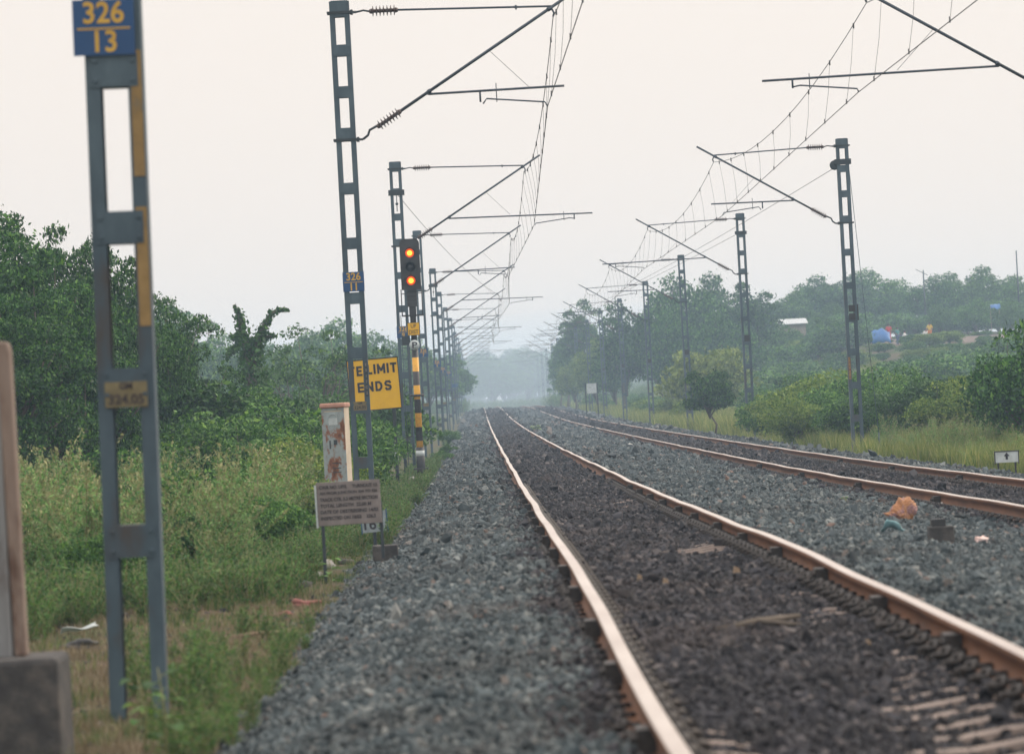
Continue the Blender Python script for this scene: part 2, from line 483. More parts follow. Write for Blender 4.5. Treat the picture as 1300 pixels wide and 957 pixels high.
def ballast_material():
    m, nt, N, L = new_mat('ballast bed')
    v = objvec(nt)
    vo = N.new('ShaderNodeTexVoronoi'); vo.inputs['Scale'].default_value = 17
    L.new(v, vo.inputs['Vector'])
    sep = N.new('ShaderNodeSeparateColor'); L.new(vo.outputs['Color'], sep.inputs[0])
    blue = ramp(nt, sep.outputs[0], [(0, (.02, .028, .03)), (.6, (.05, .063, .07)), (1, (.09, .105, .11))])
    dark = ramp(nt, sep.outputs[0], [(0, (.01, .01, .012)), (.6, (.024, .024, .027)), (1, (.06, .055, .055))])
    # darker, oil-stained ballast lies inside each track
    sx = N.new('ShaderNodeSeparateXYZ'); L.new(v, sx.inputs[0])
    nz = noise(nt, 1.5, 3, .6, v)
    ad = N.new('ShaderNodeMath'); ad.operation = 'MULTIPLY_ADD'; ad.inputs[1].default_value = .6; ad.inputs[2].default_value = -.3
    L.new(nz, ad.inputs[0])
    xx = N.new('ShaderNodeMath'); xx.operation = 'ADD'; L.new(sx.outputs[0], xx.inputs[0]); L.new(ad.outputs[0], xx.inputs[1])
    def band(c, hw):
        a = N.new('ShaderNodeMath'); a.operation = 'SUBTRACT'; L.new(xx.outputs[0], a.inputs[0]); a.inputs[1].default_value = c
        b = N.new('ShaderNodeMath'); b.operation = 'ABSOLUTE'; L.new(a.outputs[0], b.inputs[0])
        c_ = N.new('ShaderNodeMath'); c_.operation = 'LESS_THAN'; L.new(b.outputs[0], c_.inputs[0]); c_.inputs[1].default_value = hw
        return c_.outputs[0]
    mxm = N.new('ShaderNodeMath'); mxm.operation = 'MAXIMUM'
    L.new(band(1.46, 1.0), mxm.inputs[0]); L.new(band(6.44, 1.1), mxm.inputs[1])
    mx = N.new('ShaderNodeMix'); mx.data_type = 'RGBA'
    L.new(mxm.outputs[0], mx.inputs[0]); L.new(blue, mx.inputs[6]); L.new(dark, mx.inputs[7])
    p = N.new('ShaderNodeBsdfPrincipled'); p.inputs['Roughness'].default_value = .9; p.inputs['Specular IOR Level'].default_value = .2
    L.new(mx.outputs[2], p.inputs['Base Color'])
    b = N.new('ShaderNodeBump'); b.inputs['Strength'].default_value = 1.0; b.inputs['Distance'].default_value = .03; b.invert = True
    L.new(vo.outputs['Distance'], b.inputs['Height']); L.new(b.outputs[0], p.inputs['Normal'])
    o = N.new('ShaderNodeOutputMaterial'); L.new(p.outputs[0], o.inputs[0])
    return m
bx = np.arange(-1.9, 10.1, .12)
by = np.concatenate([np.arange(-20, 120, .35), np.arange(120, 1000, 2.5)])
tag(grid_mesh('ballast_bed', bx, by, ballast_z, ballast_material()), 'raised bed of crushed grey stone under both tracks', 'ballast', kind='structure')

# ------------------------------------------------------------------ scattering of uncountable stuff
def proto_collection(name, objs):
    c = bpy.data.collections.new(name)
    for o in objs:
        c.objects.link(o)
    return c

def scatter(name, P, R, S, IDX, col, label, cat):
    n = len(P)
    me = bpy.data.meshes.new(name)
    me.vertices.add(n)
    me.vertices.foreach_set('co', np.asarray(P, np.float32).ravel())
    a = me.attributes.new('rot', 'FLOAT_VECTOR', 'POINT'); a.data.foreach_set('vector', np.asarray(R, np.float32).ravel())
    a = me.attributes.new('scl', 'FLOAT_VECTOR', 'POINT'); a.data.foreach_set('vector', np.asarray(S, np.float32).ravel())
    a = me.attributes.new('pick', 'INT', 'POINT'); a.data.foreach_set('value', np.asarray(IDX, np.int32))
    me.update()
    o = bpy.data.objects.new(name, me)
    COL.objects.link(o)
    ng = bpy.data.node_groups.new(name + ' scatter', 'GeometryNodeTree')
    ng.interface.new_socket('Geometry', in_out='INPUT', socket_type='NodeSocketGeometry')
    ng.interface.new_socket('Geometry', in_out='OUTPUT', socket_type='NodeSocketGeometry')
    N, L = ng.nodes, ng.links
    gi = N.new('NodeGroupInput'); go = N.new('NodeGroupOutput')
    ci = N.new('GeometryNodeCollectionInfo'); ci.inputs['Collection'].default_value = col
    ci.inputs['Separate Children'].default_value = True; ci.inputs['Reset Children'].default_value = True
    iop = N.new('GeometryNodeInstanceOnPoints'); iop.inputs['Pick Instance'].default_value = True
    def attr(nm, t):
        q = N.new('GeometryNodeInputNamedAttribute'); q.data_type = t; q.inputs['Name'].default_value = nm
        return q.outputs['Attribute']
    L.new(gi.outputs[0], iop.inputs['Points']); L.new(ci.outputs[0], iop.inputs['Instance'])
    L.new(attr('pick', 'INT'), iop.inputs['Instance Index'])
    L.new(attr('rot', 'FLOAT_VECTOR'), iop.inputs['Rotation']); L.new(attr('scl', 'FLOAT_VECTOR'), iop.inputs['Scale'])
    L.new(iop.outputs[0], go.inputs[0])
    md = o.modifiers.new('scatter', 'NODES'); md.node_group = ng
    return tag(o, label, cat, kind='stuff')

def stone_proto(mat, k):
    r = np.random.default_rng(100 + k)
    bm = bmesh.new()
    q = r.normal(size=(13, 3)); q /= np.linalg.norm(q, axis=1)[:, None]
    q *= r.uniform(.75, 1.05, (13, 1)) * np.array([1, .8, .62])
    for p in q: bm.verts.new(p * .5)
    bmesh.ops.convex_hull(bm, input=bm.verts)
    me = bpy.data.meshes.new('stone'); bm.to_mesh(me); bm.free()
    me.materials.append(mat)
    return bpy.data.objects.new('stone', me)
stones_blue = proto_collection('blue stones', [stone_proto(M['stone_blue'], k) for k in range(7)])
stones_dark = proto_collection('dark stones', [stone_proto(M['stone_dark'], k) for k in range(7)])

def stone_points():
    out = []
    for (y0, y1, dens, size) in ((15.5, 30, 1550, .041), (30, 48, 1100, .046), (48, 75, 640, .055), (75, 115, 360, .068), (115, 210, 120, .105), (210, 330, 34, .17), (330, 500, 16, .24)):
        xmin = -1.9
        xmax = min(10.0, .115 * y1 + 1.6)
        n = int((xmax - xmin) * (y1 - y0) * dens)
        x = rng.uniform(xmin, xmax, n); y = rng.uniform(y0, y1, n)
        s = size * rng.lognormal(0, .36, n)
        out.append((x, y, s))
    x, y, s = (np.concatenate([o[i] for o in out]) for i in range(3))
    # thin out where the shoulder runs into the grass
    keep = (x > -1.0) | (rng.random(len(x)) < np.clip(1 - (-1.0 - x) / .55 + .25 * lump(x, y, 1.1), .02, 1))
    keep &= (x < 9.4 + .25 * lump(x, y, .8)) | (rng.random(len(x)) < .15)
    # no stones on the rails themselves
    for rx in (T1L, T1R, T2L, T2R):
        keep &= np.abs(x - rx) > .085
    return x[keep], y[keep], s[keep]
sx_, sy_, ss_ = stone_points()
sz_ = np.maximum(ballast_z(sx_, sy_), ground_z(sx_, sy_) - .02) + rng.uniform(-.35, .28, len(sx_)) * ss_ - .004
jit = rng.normal(0, .12, len(sx_)) + .10 * lump(sx_ * .5, sy_, .7)
inside = (np.abs(sx_ - 1.46 + jit) < 1.02) | (np.abs(sx_ - 6.44 + jit) < 1.1)
# large low areas of the crib stay free so the sleeper tops show
def scat_stones(mask, col, name, label):
    n = mask.sum()
    P = np.stack([sx_[mask], sy_[mask], sz_[mask]], 1)
    R = rng.uniform(0, 6.28, (n, 3)); S = np.repeat(ss_[mask][:, None], 3, 1) * rng.uniform(.8, 1.25, (n, 3))
    scatter(name, P, R, S, rng.integers(0, 7, n), col, label, 'ballast stones')
scat_stones(~inside, stones_blue, 'ballast_stones', 'loose blue grey crushed stones on shoulders and between tracks')
sz_ = sz_ + np.where(inside, .004, 0)
scat_stones(inside, stones_dark, 'dark_ballast_stones', 'dark oily crushed stones lying inside the tracks')

# ------------------------------------------------------------------ rails
def rail_mesh(x0, prof, y0, y1, step):
    # cross-section (x offset, z below running surface), foot 0.15 wide
    sec = [(-.036, -.004), (-.028, 0), (.028, 0), (.036, -.004), (.036, -.036), (.010, -.05), (.009, -.135), (.075, -.158), (.075, -.172),
           (-.075, -.172), (-.075, -.158), (-.009, -.135), (-.010, -.05), (-.036, -.036)]
    ys = np.concatenate([np.arange(y0, 140, step), np.arange(140, y1 + 1, 5)])
    zs = prof(ys)
    wob = .004 * np.sin(ys * .55) + .007 * np.sin(ys * .21 + 1); zs = zs + (.006 if x0 < 3 else .003) * np.sin(ys * .42 + x0 * 2) + .0025 * np.sin(ys * .97)
    n = len(sec)
    V = np.concatenate([np.stack([np.full(n, x0 + w) + [s[0] for s in sec], np.full(n, y), z + np.array([s[1] for s in sec])], 1) for y, z, w in zip(ys, zs, wob)])
    i = np.arange(len(ys) - 1)[:, None] * n; k = np.arange(n)[None, :]; k2 = (k + 1) % n
    Q = np.stack([i + k, i + k2, i + n + k2, i + n + k], -1).reshape(-1, 4)
    me = np_mesh('rail', V, Q)
    me.materials.append(M['rail_rust']); me.materials.append(M['rail_top'])
    idx = np.tile(np.array([1, 1, 1] + [0] * (n - 3), np.int32), len(ys) - 1)
    me.polygons.foreach_set('material_index', idx)
    return me
FISH = None
def fishplate_mesh(side):
    mb = MB()
    mb.box((side * .05, 0, -.095), (.085, .26, .10))
    mb.box((side * .085, 0, -.150), (.07, .18, .05))
    for dy in (-.08, 0, .08):
        mb.lathe((side * .093, dy, -.085), (side, 0, 0), [(0, .018), (.02, .018), (.024, .012)], 6, False)
    o = mb.build('rail_anchor', M['clip'])
    me = o.data; bpy.data.objects.remove(o)
    return me
fm = {-1: fishplate_mesh(-1), 1: fishplate_mesh(1)}
for (x0, pf, lab, ys0) in ((T1L, rail1, 'left rail of the near track, bright worn head and rusty side', 18.3),
                      (T1R, rail1, 'right rail of the near track, broad rusty brown side showing', 19.4),
                      (T2L, rail2, 'left rail of the far track, thin and orange brown', 46.8),
                      (T2R, rail2, 'right rail of the far track, nearest the grass verge', 61.0)):
    o = link('rail', rail_mesh(x0, pf, -15, 780, .5), None)
    tag(o, lab, 'rail', 'rails of the two tracks')
    y = ys0; k = 0
    while y < (78 if x0 < 3 else 100):
        a = link('rail_anchor', fm[-1], None, o, (x0, y, float(pf(y))))
        sl = (float(pf(y + 1)) - float(pf(y - 1))) / 2
        a.rotation_euler = (math.atan(sl), 0, 0)
        y += (4.6 if x0 < 3 else 12.5) + random.uniform(-.4, .4); k += 1

# sleepers with elastic clips
def clip_mesh():
    mb = MB()
    pts = []
    for k in range(9):
        t = k / 8 * 1.75 * math.pi
        pts.append((.035 + .035 * math.cos(t), .045 * math.sin(t), .01 + .012 * k / 8 + (.02 if 2 < k < 6 else 0)))
    mb.tube(pts, .0115, 6)
    mb.tube([(.0, -.04, .03), (-.05, -.02, .028)], .0105, 6)
    mb.box((.03, 0, .0), (.05, .05, .03))
    o = mb.build('rail_clip', M['clip']); me = o.data; bpy.data.objects.remove(o)
    return me
cm = clip_mesh()
def sleeper_mesh():
    mb = MB()
    # pre-stressed sleeper with raised rail seats and a dipped middle
    xs = [-1.37, -1.25, -.60, -.35, .35, .60, 1.25, 1.37]; zt = [-.03, 0, 0, -.035, -.035, 0, 0, -.03]
    V = []; Fc = []
    for x, z in zip(xs, zt):
        V += [(x, -.13, -.2), (x, -.09, z), (x, .09, z), (x, .13, -.2)]
    for i in range(len(xs) - 1):
        for k in range(4):
            Fc.append((4 * i + k, 4 * i + (k + 1) % 4, 4 * i + 4 + (k + 1) % 4, 4 * i + 4 + k))
    Fc += [(0, 1, 2, 3), (28, 31, 30, 29)]
    mb.add(V, Fc)
    o = mb.build('sleeper', M['sleeper']); me = o.data; bpy.data.objects.remove(o)
    return me
sm_ = sleeper_mesh()
def sleepers(cx, pf, y0, y1, ycl, label, group):
    y = y0
    while y < y1:
        s = link('sleeper', sm_, None, None, (cx, y, float(pf(y)) - .174))
        s.rotation_euler = (math.atan((float(pf(y + 1)) - float(pf(y - 1))) / 2), 0, random.uniform(-.012, .012))
        tag(s, label, 'sleeper', group)
        if y < ycl:
            for rx in (-.84, .84):
                for sd in (-1, 1):
                    c = link('rail_clip', cm, None, s, (rx + sd * .085, random.uniform(-.01, .01), .012))
                    k_ = 1.0 if rx < 0 and sd < 0 else 1.35
                    c.scale = (sd * 1.05 * k_, 1.1 * k_, 1.15 * k_)
        y += .62
sleepers(1.46, rail1, 16.0, 105, 85, 'concrete sleeper half buried in dark ballast under the near track', 'sleepers under the near track')
sleepers(6.44, rail2, 42.0, 135, 120, 'concrete sleeper half buried in ballast under the far track', 'sleepers under the far track')
# ------------------------------------------------------------------ electrification masts
def insulator(mb, p, d, length, r=.085, n=7):
    prof = [(0, .03), (.04, .045), (.05, .03)]
    for k in range(n):
        t = .06 + (length - .12) * k / (n - 1)
        prof += [(t - .012, .03), (t - .004, r), (t + .004, r), (t + .014, .03)]
    prof += [(length - .05, .03), (length - .04, .045), (length, .03)]
    mb.lathe(p, d, prof, 14)

RR = .47   # rail level above mast foot
def mast_parts(root, s, far_arm, full=True, broken=0):
    """s: +1 bracket reaches to +x, -1 to -x. far_arm: steady arm comes back from beyond the wire"""
    H = RR + 7.8
    for sd in (-1, 1):
        mb = MB()
        mb.box((sd * .152, 0, H / 2 - .3), (.012, .20, H + .6))
        mb.box((sd * .111, -.094, H / 2 - .3), (.07, .012, H + .6))
        mb.box((sd * .111, .094, H / 2 - .3), (.07, .012, H + .6))
        mb.build('channel', M['steel'], root)
    z = H - .12; k = 0
    while z > .25:
        h = .26 if k == 0 else .18
        mb = MB()
        mb.box((0, 0, z), (.264, .216, h))
        for bxx in (-.105, .105):
            for bz in (-.055, .055):
                mb.lathe((bxx, -.107, z + bz), (0, -1, 0), [(0, .013), (.011, .013), (.012, .009)], 6, False)
        mb.build('batten_plate', M['steel'], root)
        z -= .66 if k < 3 else .87
        k += 1
    q = lambda dx, rr: (s * dx, 0, RR + rr)
    # brackets clamped round the mast
    mb = MB()
    for rr in (7.62, 5.6):
        mb.box((0, -.118, RR + rr), (.40, .012, .04)); mb.box((0, .118, RR + rr), (.40, .012, .04))
        mb.tube([q(.16, rr + .0), q(.27, rr)], .022, 6)
        mb.box(q(.19, rr), (.04, .2, .07))
    mb.tube([q(.27, 7.62), q(.38, 7.64), q(.47, 7.62)], .017, 6)
    mb.tube([q(.27, 5.6), q(.35, 5.66), q(.38, 5.74), q(.5, 5.80)], .022, 6)
    mb.build('clamp', M['steel_dark'], root)
    st = MB(); st.tube([q(.92, 7.62), q(3.36, 7.55)], .017, 8); st.box(q(2.8, 7.56), (.03, .05, .07))
    sto = st.build('stay_tube', M['tube'], root)
    ins = MB(); insulator(ins, q(.47, 7.62), (s, 0, 0), .46); ins.build('insulator', M['porcelain'], sto)
    a = Vector(q(.5, 5.78)); b = Vector(q(3.80, 7.80)); d = (b - a).normalized()
    br = MB(); br.tube([a + d * .46, b], .026, 10)
    for t in (1.0, 3.3):
        br.tube([a + d * t - d * .02, a + d * (t + .03)], .036, 8)
    br.tube([q(3.36, 7.52), q(3.40, 7.44), q(3.38, 7.38)], .018, 6)
    bro = br.build('bracket_tube', M['tube'], root)
    ins = MB(); insulator(ins, a, d, .46); ins.build('insulator', M['porcelain'], bro)
    # registration tube + steady arm
    x1 = 5.1 if far_arm else 3.5
    rg = MB(); rg.tube([q(1.33, 6.26), q(x1, 6.22 if far_arm else 6.28)], .019, 8)
    rgo = rg.build('registration_tube', M['tube'], root)
    dp = MB(); dp.tube([q(2.35, 6.89), q(2.95, 6.28)], .004, 5)
    dp.build('tie_wire', M['wire'], rgo)
    arm = MB()
    if far_arm:
        arm.tube([q(4.62, 6.24), q(4.62, 6.08)], .018, 6); arm.tube([q(4.62, 6.10), q(4.5, 6.12), q(3.60, 6.02), q(3.58, 5.97)], .014, 6)
        arm.tube([q(4.35, 6.3), q(4.35, 6.06)], .008, 5)
    else:
        arm.tube([q(2.16, 6.27), q(2.16, 6.09)], .018, 6); arm.tube([q(2.20, 6.06), q(2.26, 6.14), q(3.18, 6.04), q(3.22, 5.97)], .014, 6)
        arm.tube([q(2.42, 6.38), q(2.42, 6.08)], .008, 5)
    arm.build('steady_arm', M['tube'], rgo)
    if full:
        MB().box((0, 0, -.22), (.5, .5, .24)).build('foundation', M['concrete_dark'], root, bevel=.01)

def number_plate(root, dx, z, top, bottom, w=.34, h=.31):
    p = MB().box((dx, -.125, z), (w, .008, h)).build('number_plate', M['blue_plate'], root)
    if top:
        lettering(top, .165, M['plate_lettering'], p, (dx, -.1305, z + .075), .003, sx=.95)
        lettering(bottom, .165, M['plate_lettering'], p, (dx, -.1305, z - .085), .003, sx=.95)
        MB().box((dx, -.1305, z - .008), (w * .86, .003, .009)).build('dividing_bar', M['plate_lettering'], p)
    return p

ords = ['nearest', 'second', 'third', 'fourth', 'fifth', 'sixth', 'seventh', 'eighth', 'ninth', 'tenth', 'eleventh', 'twelfth', 'thirteenth', 'fourteenth', 'fifteenth', 'sixteenth', 'last']
protos = {}
def get_proto(s, far_arm):
    key = (s, far_arm)
    r = empty('mast', (0, 0, 0))
    mast_parts(r, s, far_arm)
    return r
kmno = ['13', '11', '9', '7', '5', '3', '1']
for side in (1, -1):
    for i, y in enumerate(MASTY):
        far_arm = (i % 2 == 0) if side > 0 else (i % 2 == 1)
        if side < 0 and i == 0:
            continue
        key = (side, far_arm)
        if key in protos:
            m = copy_tree(protos[key])
        else:
            m = get_proto(side, far_arm)
        x = MASTX if side > 0 else MASTXR
        rz = float(rail1(y) if side > 0 else rail2(y))
        m.location = (x + (-.10 if i == 0 and side > 0 else 0 if i < 3 else random.uniform(-.06, .06)), y, rz - RR + ((.05 if i == 0 else .0) if side > 0 else .08))
        m.rotation_euler = (0, random.uniform(-.006, .006) if i > 1 else .014 if i == 0 else 0, random.uniform(-.03, .03) if i > 1 else 0)
        protos.setdefault(key, m)
        tag(m, None, 'electric mast', 'lattice masts of the left row' if side > 0 else 'lattice masts of the right row')
for o in [o for o in COL.objects if o.name.split('.')[0] == 'mast' and o.parent is None]:
    side = 1 if o.location.x < 4 else -1
    i = min(range(len(MASTY)), key=lambda k: abs(MASTY[k] - o.location.y))
    if side > 0:
        if i == 0: lab = 'close blurred two-legged steel mast in front of the trees, plate 326 over 13'
        elif i == 1: lab = 'tall lattice mast with 326 over 11 plate in front of the yellow sign'
        elif i == 2: lab = 'lattice mast directly behind the lit signal in the left row'
        else: lab = 'bracket mast, %s from the camera in the left row' % ords[i]
    else:
        if i == 1: lab = 'mast off the right edge whose long bracket arm enters top right'
        elif i == 2: lab = 'tallest right-hand mast with guy wire and black plate on the verge'
        else: lab = 'bracket mast, %s standing in the right row of masts' % ords[i - 2].replace('nearest', 'first')
    o['label'] = lab
    H0 = RR + 1.35
    if side > 0:
        if i < len(kmno):
            z = H0 + (1.98 if i == 0 else 2.0)
            number_plate(o, -.045 if i == 0 else 0, z, '326', kmno[i])
        else:
            number_plate(o, 0, H0 + 1.2, None, None)
        if i == 0:
            for z0, z1 in ((H0 + 1.15, H0 + 1.85), (H0 + .32, H0 + .98)):
                MB().box((.122, -.1025, (z0 + z1) / 2), (.062, .004, z1 - z0)).build('paint_patch', M['yellow_paint_worn'], o)
            g = MB().box((.0, -.112, H0 - .055), (.235, .006, .14)).build('gauge_plate', M['gauge_paint'], o)
            lettering('GM', .05, M['board_letter'], g, (0, -.1155, H0 - .01), .002)
            lettering('324.05', .075, M['board_letter'], g, (0, -.1155, H0 - .085), .002)
        if i == 1:
            g = MB().box((.0, -.112, H0 + .03), (.21, .006, .14)).build('gauge_plate', M['gauge_paint'], o)
            lettering('GM', .05, M['board_letter'], g, (0, -.1155, H0 + .075), .002)
            lettering('324.05', .07, M['board_letter'], g, (0, -.1155, H0 + .005), .002)
            t = MB().box((.122, -.1022, H0 + .45), (.05, .003, .55)).build('stencilled_strip', M['steel_dark'], o)
            for k, ch in enumerate('E317C2'):
                lettering(ch, .06, M['board_face'], t, (.122, -.105, H0 + .68 - k * .09), .002)
        if 3 <= i <= 9 and i % 2:
            MB().box((0, -.115, H0 + .1), (.2, .006, .12)).build('gauge_plate', M['gauge_paint'], o)
    else:
        zb = H0 + 1.9
        for dz in ((.11, -.11) if i == 2 else (0,)):
            MB().box((.02, -.125, zb + dz), (.17 if i == 2 else .2, .012, .17 if i == 2 else .24)).build('number_plate', M['black'], o)
        if i == 2:
            MB().box((.175, -.02, zb), (.03, .2, .42)).build('cover_strip', M['black'], o)
            g = MB().box((-.118, -.103, H0 + .45), (.055, .004, .58)).build('stencilled_strip', M['yellow_paint_worn'], o)
            for k, ch in enumerate('326MT4'):
                lettering(ch, .08, M['red_cloth'], g, (-.118, -.106, H0 + .69 - k * .095), .002)
            mb = MB(); mb.lathe((-.22, -.05, RR + 7.12), (0, 1, 0), [(0, .03), (.0, .12), (.03, .13), (.06, .12), (.06, .03)], 16)
            mb.box((0, 0, RR + 7.2), (.42, .26, .14)); mb.build('pulley_bracket', M['steel_dark'], o)
            gw = MB(); gw.tube([(.16, .1, RR + 7.15), (.50, -.6, .55)], .009, 6); gw.tube([(.50, -.6, .55), (.51, -.62, .1)], .016, 6)
            gw.tube([(.51 + .09 * math.cos(t), -.62, .12 + .11 * math.sin(t)) for t in np.linspace(0, 2 * math.pi, 14)], .012, 6)
            gw.tube([(.505, -.61, .55), (.49, -.6, .36), (.52, -.6, .3)], .018, 6)
            gw.build('guy_wire', M['steel'], o)
        if i == 3:
            mb = MB(); mb.box((0, 0, RR + 7.1), (.42, .26, .12)); mb.build('pulley_bracket', M['steel_dark'], o)
    if side > 0 and i in (2, 4):
        mb = MB(); mb.box((0, 0, RR + 7.0), (.42, .26, .14)); mb.tube([(0, -.15, RR + 7), (0, -.15, RR + 6.5)], .012, 5)
        mb.lathe((0, -.18, RR + 6.7), (0, 1, 0), [(0, .04), (.04, .04)], 8); mb.build('pulley_bracket', M['steel_dark'], o)

# ------------------------------------------------------------------ overhead wires
def wires(side):
    x0 = MASTX if side > 0 else MASTXR
    prof = rail1 if side > 0 else rail2
    off = 0 if side > 0 else .08
    cont, cat = [], []
    for i, y in enumerate(MASTY):
        far = (i % 2 == 0) if side > 0 else (i % 2 == 1)
        r = float(prof(y)) + off
        cont.append((x0 + side * (3.58 if far else 3.22), y, r + 5.965))
        cat.append((x0 + side * 3.38, y, r + 7.37))
    nm = 'near' if side > 0 else 'far'
    mb = MB()
    pts = []
    for a, b in zip(cont, cont[1:]):
        for t in np.linspace(0, 1, 6)[:-1]:
            pts.append(tuple(a[k] + (b[k] - a[k]) * t for k in range(3)))
    pts = [(cont[0][0], -20, cont[0][2])] + pts + [cont[-1]]
    mb.tube(pts, .0072, 5)
    tag(mb.build('contact_wire', M['wire']), 'lower contact wire hanging over the %s track' % nm, 'overhead wire')
    mb = MB(); pts = []; drops = []
    cont0 = (cont[0][0] - .2, -23, cont[0][2]); cat0 = (cat[0][0], -23, cat[0][2])
    C = [cont0] + cont; K = [cat0] + cat
    for i in range(len(K) - 1):
        a, b = K[i], K[i + 1]; ca, cb = C[i], C[i + 1]
        for t in np.linspace(0, 1, 13)[:-1]:
            sag = .62 * 4 * t * (1 - t)
            pts.append((a[0] + (b[0] - a[0]) * t, a[1] + (b[1] - a[1]) * t, a[2] + (b[2] - a[2]) * t - sag))
        if i < 9:
            for k in range(9):
                t = (k + .5) / 9; sag = .62 * 4 * t * (1 - t)
                p = Vector([a[j] + (b[j] - a[j]) * t for j in range(3)]) - Vector((0, 0, sag))
                q = Vector([ca[j] + (cb[j] - ca[j]) * t for j in range(3)])
                drops.append((p, q))
    pts.append(K[-1])
    mb.tube(pts, .0072, 5)
    o = tag(mb.build('catenary_wire', M['wire']), 'upper carrying wire sagging over the %s track, with thin droppers' % nm, 'overhead wire')
    for p, q in drops:
        if p.y < 20: continue
        d = MB(); d.tube([p + Vector((0, 0, .03)), p - Vector((0, 0, .06))], .014, 5); d.tube([p, (p + q) / 2 + Vector((.02, 0, 0)), q], .0032, 4); d.tube([q + Vector((0, 0, .06)), q - Vector((0, 0, .02))], .012, 5)
        d.build('dropper', M['wire'], o)
wires(1); wires(-1)
# anchored overlap wires coming down to mast tops
def sagwire(a, b, sag, r, lab):
    mb = MB(); a = Vector(a); b = Vector(b)
    mb.tube([a.lerp(b, t) - Vector((0, 0, sag * 4 * t * (1 - t))) for t in np.linspace(0, 1, 16)], r, 5)
    tag(mb.build('anchor_wire', M['wire']), lab, 'overhead wire', 'anchoring wires of the overlap')
r127 = float(rail1(127)); q127 = float(rail2(127))
sagwire((MASTX + .05, 127, r127 + 6.95), (MASTX + 3.4, 227, float(rail1(227)) + 6.2), .35, .0075, 'thin wire slanting down right from the mast behind the lit signal')
sagwire((MASTXR - .2, 127, q127 + 7.15), (MASTXR - 3.3, 227, float(rail2(227)) + 6.2), .1, .0075, 'thin wire slanting down left from the tallest right-hand mast')
sagwire((MASTXR - .2, 177, float(rail2(177)) + 7.1), (MASTXR - 3.5, 277, float(rail2(277)) + 6.5), .1, .0075, 'thin wire slanting down left from the second right-hand mast')

